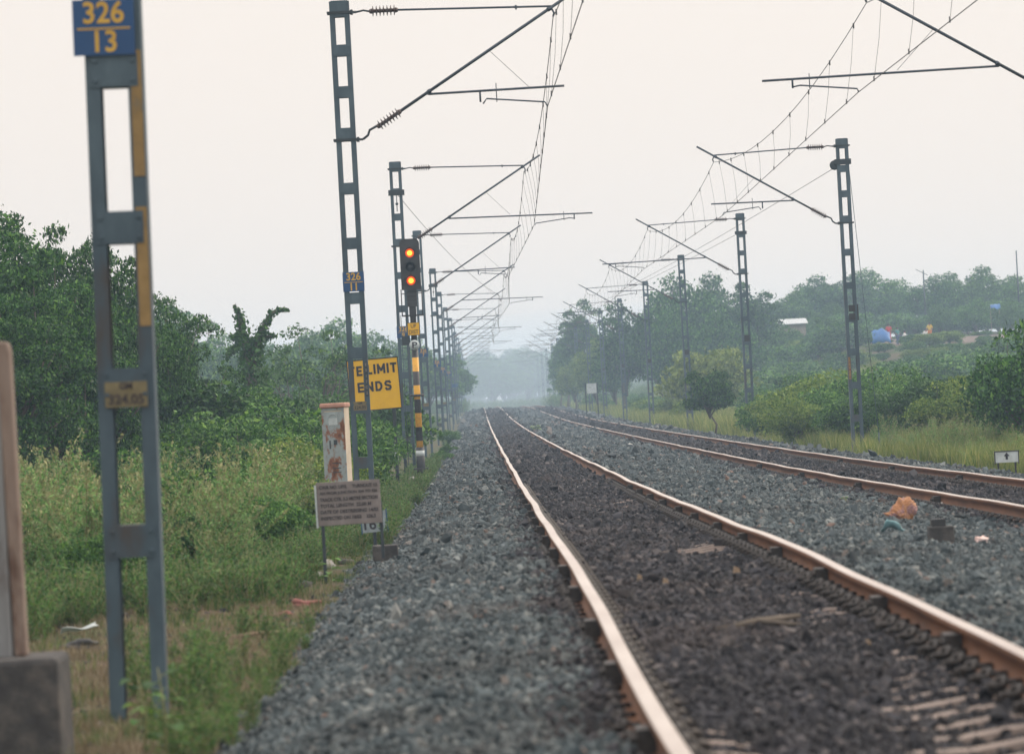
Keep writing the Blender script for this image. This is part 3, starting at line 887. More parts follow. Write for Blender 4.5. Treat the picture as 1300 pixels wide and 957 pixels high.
# ------------------------------------------------------------------ colour-light signal
def signal():
    X, Y = -1.47, 118.0
    zb = EYE - 1.53
    r = empty('railway_signal', (X, Y, zb), 0, 'black signal head with two lit amber lights on yellow and black striped post', 'railway signal')
    m, nt, N, L = new_mat('yellow and black bands')
    v = objvec(nt)
    sx = N.new('ShaderNodeSeparateXYZ'); L.new(v, sx.inputs[0])
    d = N.new('ShaderNodeMath'); d.operation = 'DIVIDE'; d.inputs[1].default_value = .676; L.new(sx.outputs[2], d.inputs[0])
    f = N.new('ShaderNodeMath'); f.operation = 'FRACT'; L.new(d.outputs[0], f.inputs[0])
    g = N.new('ShaderNodeMath'); g.operation = 'GREATER_THAN'; g.inputs[1].default_value = .5; L.new(f.outputs[0], g.inputs[0])
    n1 = noise(nt, 8, 5, .6, v)
    ya = ramp(nt, n1, [(.3, (.42, .22, .03)), (.5, (.66, .34, .02)), (.8, (.74, .42, .04))]); ba = ramp(nt, n1, [(.3, (.012, .014, .018)), (.7, (.035, .036, .04))])
    mx = N.new('ShaderNodeMix'); mx.data_type = 'RGBA'; L.new(g.outputs[0], mx.inputs[0]); L.new(ba, mx.inputs[6]); L.new(ya, mx.inputs[7])
    p = N.new('ShaderNodeBsdfPrincipled'); p.inputs['Roughness'].default_value = .5; L.new(mx.outputs[2], p.inputs['Base Color'])
    o_ = N.new('ShaderNodeOutputMaterial'); L.new(p.outputs[0], o_.inputs[0])
    # pole, starts above the black base; one band is 0.338 m
    mb = MB(); mb.tube([(0, 0, .50), (0, 0, 3.06)], .080, 18)
    po = mb.build('post', m, r)
    MB().tube([(0, 0, 3.06), (0, 0, 4.3)], .075, 18).build('upper_post', M['black'], r)
    mb = MB(); mb.tube([(0, 0, -.25), (0, 0, .52)], .105, 18); mb.box((0, 0, .0), (.36, .36, .04))
    b = mb.build('post_base', M['black'], r)
    MB().tube([(0, 0, .31), (0, 0, .44)], .108, 18).build('white_band', M['white_paint'], b)
    MB().lathe((0, 0, 1.76), (0, 0, 1), [(0, .10), (.0, .17), (.05, .17), (.05, .10)], 16).build('collar', M['black'], r)
    # head
    zc = 3.44 + 1.53
    out = []
    for (cx, sg) in ((.24 - .11, 1), (-.24 + .11, -1)):
        pass
    W, Hh = .24, .62
    out = [(-W, -Hh), (W, -Hh), (W, Hh - .12)] + [(W - .12 + .12 * math.cos(t), Hh - .12 + .12 * math.sin(t)) for t in np.linspace(.2, 1.5, 5)] + [(-W + .12 - .12 * math.sin(t), Hh - .12 + .12 * math.cos(t)) for t in np.linspace(.1, 1.4, 5)] + [(-W, Hh - .12)]
    head = MB().prism([(x, z + zc) for x, z in out], -.16, -.12).build('signal_head', M['black'], r)
    MB().box((0, -.02, zc), (.36, .2, 1.1)).build('lamp_housing', M['black'], head, bevel=.02)
    for dz, lit in ((.27, True), (-.07, False), (-.40, True)):
        z = zc + dz
        hood = MB()
        R0 = .145
        V = []; Fc = []
        ns = 18
        for k in range(ns + 1):
            t = math.radians(-35 + 250 * k / ns)
            for rr, yy in ((R0, -.16), (R0, -.36 if math.sin(t) > .2 else -.30), (R0 - .008, -.36 if math.sin(t) > .2 else -.30), (R0 - .008, -.16)):
                V.append((rr * math.cos(t), yy, z + rr * math.sin(t)))
        for k in range(ns):
            for j in range(4):
                Fc.append((4 * k + j, 4 * k + (j + 1) % 4, 4 * k + 4 + (j + 1) % 4, 4 * k + 4 + j))
        hood.add(V, Fc, False); hood.build('hood', M['black'], head)
        if lit:
            rim = MB().lathe((0, -.162, z), (0, -1, 0), [(0, .108), (.012, .108), (.018, .064)], 24).build('lamp', M['lit_rim'], head)
            MB().lathe((0, -.181, z), (0, -1, 0), [(0, .064), (.012, .05), (.02, .02)], 24).build('lens', M['lit_lens'], rim)
        else:
            MB().lathe((0, -.162, z), (0, -1, 0), [(0, .11), (.012, .10), (.03, .03)], 24).build('lamp', M['dark_lens'], head)
    # mounting below head, cage/platform
    mb = MB()
    mb.box((0, 0, zc - .80), (.24, .2, .42)); mb.box((0, 0, zc - 1.12), (.17, .15, .3))
    for k in range(5):
        mb.box((0, -.09, zc - .66 - k * .09), (.30 - .02 * (k % 2), .03, .025))
    mb.build('mounting_bracket', M['black'], r, bevel=.006)
    mb = MB()
    zt, zl = zc - .6, zc - 1.22
    for sx_ in (-.26, .24):
        mb.tube([(sx_, -.1, zt), (sx_, -.1, zl)], .011, 6); mb.tube([(sx_, .3, zt), (sx_, .3, zl)], .011, 6); mb.tube([(sx_, -.1, zl), (sx_, .3, zl)], .014, 6)
    mb.box((0, .1, zl - .02), (.54, .42, .03)); mb.tube([(-.26, .3, zc - .7), (.24, .3, zc - .7)], .011, 6)
    mb.build('platform', M['black'], r)
    # yellow plate
    zp = EYE + (511 - 410 - (4.6)) / 52.2 - zb + .02
    pl = MB().box((.0, -.17, zp), (.29, .008, .31)).build('signal_plate', M['yellow_sign'], r)
    fr = MB()
    for (cx, cz, w, h) in ((0, .15, .29, .008), (0, -.15, .29, .008), (-.141, 0, .008, .31), (.141, 0, .008, .31)):
        fr.box((cx, -.175, zp + cz), (w, .005, h))
    fr.build('plate_border', M['black_letter'], pl)
    fit_text('UP', -.065, .065, zp + .072, .095, -.1755, M['black_letter'], pl, .012)
    fit_text('DIST', -.115, .115, zp - .07, .095, -.1755, M['black_letter'], pl, .012)
    zd = zp - .39
    dk = MB().lathe((.0, -.14, zd), (0, -1, 0), [(0, .125), (.01, .125)], 24).build('round_marker', M['white_paint'], r)
    fit_text('P', -.055, .07, zd, .15, -.152, M['black_letter'], dk, .02)
    bj = MB(); bj.box((-.2, -.02, zd + .12), (.2, .16, .22)); bj.build('junction_box', M['steel_dark'], r)
    # ladder
    mb = MB()
    for sx_ in (-.30, -.16):
        mb.tube([(sx_, .22, .1), (sx_, .22, zl)], .010, 6)
    for k in range(12):
        mb.tube([(-.30, .22, .25 + k * .27), (-.16, .22, .25 + k * .27)], .009, 6)
    for z in (.8, 2.0, 3.1):
        mb.tube([(-.23, .22, z), (0, .05, z)], .012, 6)
    mb.build('ladder', M['steel'], r)
    tag(MB().box((X + .05, Y + .3, float(ground_z(X, Y)) - .02), (1.5, 3.2, .30)).build('concrete_slab', M['concrete'], bevel=.02), 'low concrete slab under the striped signal post', 'concrete slab')
signal()
tag(MB().box((-1.75, 103.5, float(ground_z(-1.7, 104)) + .03), (1.9, .3, .12), (0, 0, .06)).build('concrete_kerb', M['concrete'], bevel=.01), 'pale concrete strip in the grass in front of the signal', 'concrete kerb')

# ------------------------------------------------------------------ LIMIT ENDS sign
def limit_sign():
    X, zc = wpt(475, 488, 100)
    g = float(ground_z(X, 100))
    r = empty('trackside_sign', (X, 100, g), 0, 'square yellow board reading LIMIT ENDS behind the second mast', 'sign')
    h = zc - g
    rot = (0, -math.radians(2.2), 0)
    bd = MB().box((0, 0, 0), (1.06, .012, 1.06)).build('sign_board', M['yellow_sign'], r, (0, 0, h)); bd.rotation_euler = rot
    fr = MB()
    for (cx, cz, w, hh) in ((0, .524, 1.06, .02), (0, -.524, 1.06, .02), (-.524, 0, .02, 1.06), (.524, 0, .02, 1.06)):
        fr.box((cx, -.009, cz), (w, .006, hh))
    fr.build('border', M['black_letter'], bd)
    W_ = {'T': .135, 'E': .12, 'L': .105, 'I': .05, 'M': .17, 'N': .15, 'D': .15, 'S': .15}
    block_text('TE', -.505, .205, .30, -.012, W_, .03, .045, M['black_letter'], bd)
    block_text('LIMIT', -.12, .205, .315, -.012, W_, .026, .045, M['black_letter'], bd)
    block_text('ENDS', -.345, .205, -.04, -.012, {**W_, 'E': .14}, .038, .045, M['black_letter'], bd)
    for dx in (-.22, .38):
        mb = MB(); mb.box((0, 0, 0), (.07, .05, h + .2)); o = mb.build('sign_post', M['steel_dark'], r, (dx, .035, (h + .2) / 2 - .25))
        MB().box((0, 0, 0), (.075, .055, .34)).build('white_band', M['white_paint'], o, (0, 0, -.12 if dx > 0 else -.05))
limit_sign()

# ------------------------------------------------------------------ rusty equipment box
def location_box():
    Y = 70.0
    X, zt = wpt(425, 512, Y)
    g = float(ground_z(X, Y)); h = zt - g
    r = empty('equipment_box', (X, Y, g), -math.radians(12), 'tall rust stained pale steel box left of the second mast', 'equipment box')
    W, D = .335, .30
    bo = MB()
    bo.box((0, 0, h / 2 - .05), (W, D, h))
    bo.build('cabinet', M['box_lit_side'], r, bevel=.006)
    fr = MB()
    fr.box((-W / 2 + .018, -D / 2 - .006, h / 2 - .04), (.036, .012, h - .04)); fr.box((W / 2 - .018, -D / 2 - .006, h / 2 - .04), (.036, .012, h - .04))
    fr.box((0, -D / 2 - .006, h - .085), (W - .072, .012, .03))
    fr.build('door_frame', M['box_paint'], r)
    d = MB().box((0, -D / 2 - .005, h / 2 - .07), (W - .074, .01, h - .10)).build('door', M['box_paint'], r)
    mb = MB()
    mb.box((0, -D / 2 - .013, h - .26), (.13, .006, .10)); mb.tube([(-.065 * math.cos(t), -D / 2 - .014, h - .21 + .06 * math.sin(t)) for t in np.linspace(0, math.pi, 9)], .005, 5)
    mb.build('vent', M['white_paint'], d)
    mb = MB(); mb.box((.02, -D / 2 - .012, h - .56), (.05, .012, .07)); mb.box((-.06, -D / 2 - .012, h - .59), (.02, .008, .12)); mb.build('lock', M['steel_dark'], d)
    mb = MB()
    for z in (.86, .93, .99): mb.box((.02, -D / 2 - .012, h - z), (.13, .006, .012))
    mb.build('louvre', M['steel_dark'], d)
    MB().box((0, -.01, h - .03), (W + .04, D + .06, .07)).build('cap', M['box_cap'], r, bevel=.02)
location_box()

# ------------------------------------------------------------------ lettered notice board
def notice_board():
    Y = 48.0
    X, zc = wpt(443, 638, Y)
    gl = float(ground_z(X - .3, Y)); h = zc
    r = empty('notice_board', (X, Y, gl), 0, 'faded brown notice board with rows of worn lettering on two thin posts', 'notice board')
    h = zc - gl
    b = MB().box((0, 0, 0), (.635, .02, .43)).build('board', M['board_face'], r, (0, 0, h), bevel=.004)
    b.rotation_euler = (0, -.012, math.radians(-4))
    MB().box((-.325, 0, -.02), (.018, .05, .42)).build('edge_strip', M['white_paint'], b)
    rows = [('CWR NO. UP/2     TURNOUT 13', .0), ('AN FROM JUNCTION 324 TO 326', 0), ('TRACK CTR. 5.3 METRE SECTION', 0), ('TOTAL LENGTH  22.00 M', 0), ('DATE OF DESTRESSING 14/02', 0), ('INSPECTED ON 10/03    326.2', -.02)]
    for k, (t, dx) in enumerate(rows):
        fit_text(t, -.285, (.29, .29, .29, .22, .29, .26)[k], .165 - k * .061, .036, -.0125, M['board_letter'], b, .03)
    for dx, gy_ in ((-.27, -.05), (.31, .22)):
        mb = MB(); hh = h - gy_; mb.box((0, 0, 0), (.032, .032, hh)); mb.build('post', M['steel_dark'], r, (dx, .028, gy_ + hh / 2))
    x2, z2 = wpt(489, 694, 50)
    tag(MB().box((x2, 50, z2 - .06), (.26, .3, .16)).build('concrete_block', M['concrete_dark'], bevel=.01), 'small dark block at the foot of the notice board', 'concrete block')
notice_board()
# small number board behind it
def number_board():
    Y = 58
    X, z = wpt(475, 664, Y)
    r = empty('number_board', (X, Y, float(ground_z(X, Y))), 0, 'small white number board peeping out under the notice board', 'number board')
    h = z - r.location.z
    b = MB().box((0, 0, 0), (.29, .012, .25)).build('board', M['grey_white'], r, (0, 0, h + .02)); b.rotation_euler = (0, -.05, 0)
    fr = MB(); fr.box((-.155, -.0, 0), (.012, .02, .28)); fr.box((.155, 0, 0.0), (.014, .02, .28)); fr.build('frame', M['blue_plate'], b)
    lettering('161', .19, M['black_letter'], b, (-.02, -.0085, -.03), .004, sx=.95)
    MB().box((0, .02, h / 2 - .1), (.04, .03, h + .1)).build('post', M['steel_dark'], r)
number_board()

# ------------------------------------------------------------------ near post at the left edge
def left_post():
    Y = 24.0
    X = wpt(17, 640, Y)[0] - .07
    g = float(ground_z(X, Y)); zt = EYE + .42; zb = EYE - 1.13
    r = empty('steel_post', (X, Y, g), 0, 'blurred rusty pinkish post cut by the left edge on a concrete block', 'post')
    h = zt - zb
    mb = MB(); mb.box((0, 0, zb - g + h / 2), (.16, .018, h)); mb.box((-.085, 0, zb - g + h / 2), (.02, .14, h)); mb.box((.02, -.02, zb - g + h / 2 - .02), (.02, .03, h - .04))
    mb.build('web', M['post_grey'], r)
    mb = MB(); hw = h / 2
    mb.prism([(.045, zb - g), (.105, zb - g), (.10, zt - g - .05), (.09, zt - g), (.03, zt - g + .01)], -.08, .06)
    mb.build('flange', M['post_pink'], r, bevel=.012)
    MB().box((-.12, 0, (zb - g) / 2 - .1), (.80, .7, zb - g + .2)).build('plinth', M['concrete_dark'], r, bevel=.03)
left_post()

# ------------------------------------------------------------------ right side signs and blocks
def right_signs():
    Y = 84
    X, z = wpt(1278, 581, Y)
    g = float(ground_z(X, Y))
    r = empty('marker_board', (X, Y, g), 0, 'low white board with a black arrow at the ballast edge, far right', 'marker board')
    h = z - g
    b = MB().box((0, 0, h + .02), (.40, .03, .20)).build('board', M['white_paint'], r)
    fr = MB(); fr.box((0, -.004, h + .115), (.43, .04, .016)); fr.box((-.205, -.004, h), (.016, .04, .22)); fr.box((.205, -.004, h), (.016, .04, .22)); fr.build('frame', M['black'], b)
    MB().prism([(-.05, h + .03), (0, h + .095), (.05, h + .03), (.02, h + .03), (.02, h - .03), (-.02, h - .03), (-.02, h + .03)], -.02, -.016).build('arrow', M['black_letter'], b)
    for dx in (-.15, .15): MB().box((dx, .03, h / 2 - .1), (.03, .03, h + .2)).build('post', M['black'], r)
    Y = 330
    X, z = wpt(751, 493, Y)
    g = float(ground_z(X, Y)); h = z - g
    r = empty('white_board', (X, Y, g), 0, 'plain pale board on two legs beyond the far track, right of centre', 'board')
    MB().box((0, 0, h), (.66, .03, .68)).build('board', M['white_paint'], r)
    for dx in (-.42, .38): MB().box((dx, .03, h / 2 + .15), (.07, .06, h + .5)).build('post', M['steel_dark'], r)
    X, z = wpt(930, 545, 170); g = float(ground_z(X, 170))
    tag(MB().box((X + .1, 170, g + .06), (2.3, .5, .30)).build('concrete_slab', M['concrete'], bevel=.02), 'long grey concrete slab at the foot of the second right-hand mast', 'concrete slab')
    X, z = wpt(808, 531, 236); g = float(ground_z(X + .8, 236))
    tag(MB().box((X + 1.0, 236, g + .10), (1.9, .5, .28)).build('concrete_slab', M['concrete'], bevel=.02), 'smaller grey concrete slab farther along the right-hand masts', 'concrete slab')
right_signs()

# ------------------------------------------------------------------ litter and blocks on the ballast
def blob(name, mat, sizes, loc, seed, rotz=0, sub=3, amp=.25, freq=3, parent=None):
    bm = bmesh.new(); bmesh.ops.create_icosphere(bm, subdivisions=sub, radius=1)
    r = np.random.default_rng(seed); ph = r.uniform(0, 6, 6)
    for v in bm.verts:
        p = v.co
        k = 1 + amp * (math.sin(p.x * freq + ph[0]) * math.cos(p.y * freq * 1.3 + ph[1]) + .6 * math.sin(p.z * freq * 2.1 + ph[2] + p.x * 2) + .35 * math.sin(p.x * freq * 4 + p.z * 5 + ph[3])) - .10 * abs(math.sin(p.x * 9 + 3 * math.sin(p.z * 5 + ph[4]) + ph[5])) - .07 * abs(math.sin(p.z * 13 + 2 * math.sin(p.y * 7) + ph[1]))
        v.co = Vector((p.x * sizes[0] * k, p.y * sizes[1] * k, p.z * sizes[2] * k))
    me = bpy.data.meshes.new(name); bm.to_mesh(me); bm.free()
    me.polygons.foreach_set('use_smooth', [True] * len(me.polygons))
    o = link(name, me, mat, parent, loc); o.rotation_euler = (0, 0, rotz)
    return o
def on_ballast(px, py, guess):
    Y = guess
    for _ in range(12):
        x, z = wpt(px, py, Y)
        zz = float(np.maximum(ballast_z(x, Y), ground_z(x, Y)))
        Y = Y * (EYE - zz) / (EYE - z)
    return wpt(px, py, Y)[0], Y, zz
x, y, z = on_ballast(1146, 663, 43)
s = blob('plastic_sack', M['orange_sack'], (.13, .11, .155), (x + .02, y, z + .12), 3, .3, amp=.16, sub=5, freq=2.2)
s.rotation_euler = (0, .35, .3)
tail = blob('tied_end', M['orange_sack'], (.075, .05, .035), (-.13, -.02, -.09), 5, amp=.3, parent=s)
tag(s, 'crumpled orange sack dumped on the ballast between the tracks', 'sack')
x, y, z = on_ballast(1135, 678, 40)
def sheet(name, mat, w, l, loc, seed, rot=(0, 0, 0), curl=.3, thick=.006):
    r = np.random.default_rng(seed); n = 10
    V = []
    for s_ in (0, 1):
        for i in range(n):
            for j in range(n):
                u, v = i / (n - 1) - .5, j / (n - 1) - .5
                zz = curl * w * (math.sin(u * 7 + seed) * .3 + math.cos(v * 5 + seed * 2) * .3 + u * v * 2)
                ed = 1 + .12 * math.sin(9 * u + seed) * (abs(v) > .4)
                V.append((u * w * ed, v * l * (1 + .15 * math.sin(11 * u)), zz + .02 - s_ * thick))
    Fc = []
    for i in range(n - 1):
        for j in range(n - 1):
            a = i * n + j; Fc.append((a, a + n, a + n + 1, a + 1)); b = a + n * n; Fc.append((b, b + 1, b + n + 1, b + n))
    ring = [j for j in range(n)] + [i * n + n - 1 for i in range(1, n)] + [(n - 1) * n + j for j in range(n - 2, -1, -1)] + [i * n for i in range(n - 2, 0, -1)]
    for a, b in zip(ring, ring[1:] + ring[:1]): Fc.append((a, b, b + n * n, a + n * n))
    mb = MB(); mb.add(V, Fc, True)
    o = mb.build(name, mat, None, loc); o.rotation_euler = rot
    return o
tag(sheet('plastic_wrapper', M['cyan_plastic'], .20, .16, (x, y, z + .05), 2, (-.45, .25, .1)), 'pale cyan plastic wrapper in front of the orange sack', 'wrapper')
x, y, z = on_ballast(1195, 690, 37)
cb = MB().box((0, 0, .06), (.21, .25, .18)).build('concrete_block', M['concrete_dark'], None, (x, y, z), bevel=.008)
MB().box((-.02, 0, .18), (.12, .15, .07)).build('raised_stub', M['black'], cb)
tag(cb, 'dark stained concrete block with raised stub right of the orange sack', 'concrete block')
for px, py, g, mt, sz, lab in ((1246, 690, 38, 'pink_scrap', .07, 'crumpled white and pink scrap right of the dark block'), (1196, 643, 46, 'white_scrap', .05, 'tiny white scrap by the far track left rail above the block'),
                           (800, 567, 95, 'white_scrap', .10, 'white litter lump lying between tracks just left of the watery middle'), (772, 562, 110, 'white_scrap', .08, 'paler litter lump between tracks beside the white one'),
                           (984, 717, 33, 'white_scrap', .04, 'small white chip beside the near right rail'), (735, 620, 70, 'white_scrap', .04, 'small white chip inside the near track'),
                           (494, 655, 62, 'white_scrap', .07, 'white scrap in the weeds right of the notice board')):
    x, y, z = on_ballast(px, py, g)
    tag(blob('litter_scrap', M[mt], (sz, sz * .8, sz * .6), (x, y, z + sz * .4), int(px), amp=.3), lab.replace(' just left of the watery middle', ', nearer of two'), 'litter')
# left verge litter
x, y, z = on_ballast(386, 772, 40)
tag(blob('red_rag', M['red_cloth'], (.11, .16, .045), (x, y, z + .03), 9, .6, amp=.35), 'dirty red rag at the foot of the ballast slope', 'rag')
x, y, z = on_ballast(362, 782, 39)
tag(blob('red_rag', M['red_cloth'], (.07, .08, .02), (x, y, z + .02), 12, .2, amp=.35), 'flat red rag piece left of the larger rag', 'rag')
x, y, z = on_ballast(100, 805, 36)
o = tag(sheet('plastic_strip', M['white_paint'], .30, .05, (x, y, z + .03), 4, (.1, -.1, .5), .12), 'torn white plastic strip on dry earth by the near mast', 'plastic strip')
x, y, z = on_ballast(104, 826, 35)
tag(blob('black_bag', M['black'], (.13, .12, .05), (x, y, z + .03), 15, 0, amp=.35), 'flattened black bag on dry earth beside the concrete block', 'bag')
x, y, z = on_ballast(340, 811, 36)
mb = MB(); mb.tube([(-.32, 0, .03), (-.1, .02, .045), (.15, -.01, .05), (.36, .03, .04)], [.011, .014, .012, .008], 7); mb.tube([(.1, 0, .05), (.2, .1, .08)], [.008, .004], 5)
tag(mb.build('dry_stick', M['wood'], None, (x, y, z)), 'pale dry stick lying across the ballast toe', 'stick')
x, y, z = on_ballast(975, 800, 24)
mb = MB(); mb.tube([(-.28, -.05, .02), (-.05, .1, .05), (.2, .3, .06)], [.018, .022, .014], 7); mb.tube([(-.05, .1, .05), (.18, -.12, .03)], [.016, .01], 7)
tag(mb.build('dark_branch', M['bark'], None, (x, y, z)), 'dark broken branch lying inside the near track', 'branch')
for px, py, g, sz, mt in ((845, 745, 27, .06, 'wood'), (935, 732, 29, .07, 'wood'), (1102, 820, 22, .035, 'wood'), (812, 738, 28, .05, 'wood')):
    x, y, z = on_ballast(px, py, g)
    mb = MB(); mb.prism([(-.4 * sz, 0), (.5 * sz, 0), (.3 * sz, sz * .9), (-.2 * sz, sz * 1.1)], -sz * .4, sz * .4)
    tag(mb.build('wood_chip', M[mt], None, (x, y, z)), 'brown splintered wood chip standing in the dark ballast', 'wood chip', 'wood chips in the near track')
# stone heap near notice board
for px, py, sz in ((398, 735, .13), (411, 722, .15), (424, 712, .12), (386, 745, .10), (440, 716, .10), (402, 716, .09)):
    x, y, z = on_ballast(px, py, 47)
    tag(blob('rock', M['concrete_dark'] if sz < .125 else M['concrete'], (sz, sz * .9, sz * .55), (x, y, z + .02), int(px * 3), amp=.18, sub=2), 'rough rock in the heap below the notice board', 'rock', 'rocks heaped at the ballast toe')

# ------------------------------------------------------------------ vegetation
def leaf_quads(C, size, r, droop=.3, aspect=.5):
    """C: (n,3) centres; returns verts, quads of pointed leaves"""
    n = len(C)
    d = r.normal(size=(n, 3)); d[:, 2] -= droop; d /= np.linalg.norm(d, axis=1)[:, None]
    q = r.normal(size=(n, 3)); a = np.cross(d, q); a /= np.linalg.norm(a, axis=1)[:, None] + 1e-9
    s = (size * np.clip(r.lognormal(0, .34, n), .4, 1.9))[:, None]
    b = np.cross(d, a)
    V = np.stack([C - d * s * .5, C + a * s * aspect * .5 + b * s * .06, C + d * s * .5, C - a * s * aspect * .5 + b * s * .06], 1).reshape(-1, 3)
    return V, np.arange(4 * n).reshape(-1, 4)

def tree_meshes(seed, H, R, crown_lo, n_cl, per, leaf, trunk_r, rc=(.16, .30), spread=1.0, droop=.3, dark_core=True, top_bias=.3):
    r = np.random.default_rng(seed)
    cz = (H + crown_lo) / 2; hz = (H - crown_lo) / 2
    u = r.normal(size=(n_cl, 3)); u /= np.linalg.norm(u, axis=1)[:, None]
    u[:, 2] = u[:, 2] * .9 + top_bias * .3
    rad = r.uniform(.30, 1.0, n_cl) ** .55
    rad = np.where(r.random(n_cl) < .1, rad * r.uniform(1.05, 1.22, n_cl), rad)
    ang = np.arctan2(u[:, 1], u[:, 0])
    irr = 1 + .18 * np.sin(3 * ang + seed) + .14 * np.sin(5 * ang + 2 * seed) + .12 * np.sin(u[:, 2] * 6 + seed)
    rcl = r.uniform(rc[0], rc[1], n_cl) * min(R, hz * 1.3)
    C = np.stack([u[:, 0] * (R - rcl * .8) * rad * irr * spread, u[:, 1] * (R - rcl * .8) * rad * irr * spread, cz + u[:, 2] * (hz - rcl * .6) * rad * irr], 1)
    P = []
    for c, rr in zip(C, rcl):
        m = int(per * (rr / (R * .22)) ** 2 * r.uniform(.7, 1.3)) + 8
        w = r.normal(size=(m, 3)); w /= np.linalg.norm(w, axis=1)[:, None]
        k = r.uniform(.25, 1.0, m) ** .45
        k = np.where(r.random(m) < .17, k * r.uniform(1.05, 1.65, m), k)
        w[:, 2] = np.where((w[:, 2] < 0) & (r.random(m) < .45), -w[:, 2], w[:, 2])
        w = w * k[:, None] * rr * np.array([1.2, 1.2, .62])
        w[:, 2] -= .10 * rr * (np.linalg.norm(w[:, :2], axis=1) / rr) ** 2
        P.append(c + w)
    P = np.concatenate(P)
    V, Q = leaf_quads(P, leaf, r, droop)
    crown = np_mesh('crown', V, Q)
    mb = MB()
    fork = Vector((r.normal() * .05 * H, r.normal() * .05 * H, crown_lo + (H - crown_lo) * .25))
    mb.tube([(0, 0, -.2), (r.normal() * .03 * H, r.normal() * .03 * H, crown_lo * .6 + .05), fork], [trunk_r * 1.25, trunk_r, trunk_r * .75], 9)
    for c in C[r.permutation(n_cl)[:min(n_cl, 26)]]:
        e = Vector(c); mid = fork.lerp(e, .5) + Vector(r.normal(size=3)) * .05 * H
        st = fork.lerp(Vector((0, 0, crown_lo * .5)), r.uniform(0, .6))
        mb.tube([st, mid, e], [trunk_r * .5, trunk_r * .28, trunk_r * .08], 6)
    o = mb.build('trunk', M['bark']); tr = o.data; bpy.data.objects.remove(o)
    return tr, crown

def mat_copy(mesh, mat):
    m = mesh.copy(); m.materials.clear(); m.materials.append(mat); return m

TREES = {}
TREES['dense'] = tree_meshes(11, 6.0, 2.4, .5, 150, 560, .095, .13, (.10, .22))
TREES['dense_b'] = tree_meshes(12, 6.0, 2.2, .4, 135, 560, .095, .12, (.10, .21))
TREES['broad'] = tree_meshes(21, 9.0, 4.0, 1.0, 110, 150, .26, .22, (.16, .28))
TREES['tall'] = tree_meshes(22, 9.0, 2.9, 1.2, 100, 140, .25, .2, (.16, .28))
TREES['airy'] = tree_meshes(31, 5.0, 1.7, .8, 46, 130, .12, .07, (.14, .24), 1.15, .8)
TREES['small'] = tree_meshes(41, 3.0, 1.2, .85, 60, 150, .10, .05, (.2, .32))
TREES['shrub'] = tree_meshes(51, 1.9, 1.2, .0, 60, 150, .075, .04, (.2, .34))
TREES['shrub_b'] = tree_meshes(52, 1.9, 1.3, .0, 60, 150, .075, .04, (.2, .34))
TREES['scrub'] = tree_meshes(53, 2.4, 1.6, .0, 55, 90, .15, .05, (.2, .34))
VAR = {}
def plant(kind, leafm, X, Y, H, name, label, cat, group=None, wide=1.0, dz=0, z=None):
    tr, cr = TREES[kind]
    base = {'dense': 6, 'dense_b': 6, 'broad': 9, 'tall': 9, 'airy': 5, 'small': 3, 'shrub': 1.9, 'shrub_b': 1.9, 'scrub': 2.4}[kind]
    key = (kind, leafm)
    if key not in VAR: VAR[key] = mat_copy(cr, M[leafm])
    g = float(ground_z(X, Y)) if z is None else z
    s = H / base
    r = empty(name, (X, Y, g + dz), random.uniform(0, 6.28), label, cat, group)
    r.scale = (s * wide, s * wide, s)
    link('stem' if 'shrub' in name or 'bush' in name else 'trunk', tr, None, r)
    link('foliage' if 'shrub' in name or 'bush' in name else 'crown', VAR[key], None, r)
    return r
def px2x(px, Y): return (px - VX) * Y / F

# left dark trees
for px, Y, H, kd, w, lab in ((-62, 92, 6.3, 'dense', .95, 'dark green tree cut by the left edge of the photo'), (14, 95, 5.85, 'dense_b', .74, 'tall dark green tree nearest the left edge, crown top peaked'),
                         (99, 98, 5.95, 'dense', .62, 'tall dark green tree immediately left of the close mast'), (152, 101, 5.2, 'dense_b', .62, 'dark green tree seen through the close mast legs'),
                         (196, 104, 4.5, 'dense', .68, 'dark green tree just right of the close mast'), (236, 108, 3.7, 'dense_b', .75, 'lower rounded dark tree well right of the close mast'),
                         (56, 90, 4.75, 'dense', .85, 'low dark tree filling the gap between the two tall left crowns'), (126, 92, 4.3, 'dense_b', .8, 'low dark tree behind the lower part of the close mast'), (0, 86, 4.2, 'dense', .9, 'low dark tree at the far left behind the pink post')):
    plant(kd, 'leaf_dark', px2x(px, Y), Y, H, 'leafy_tree', lab, 'tree', 'dark trees on the left', w)
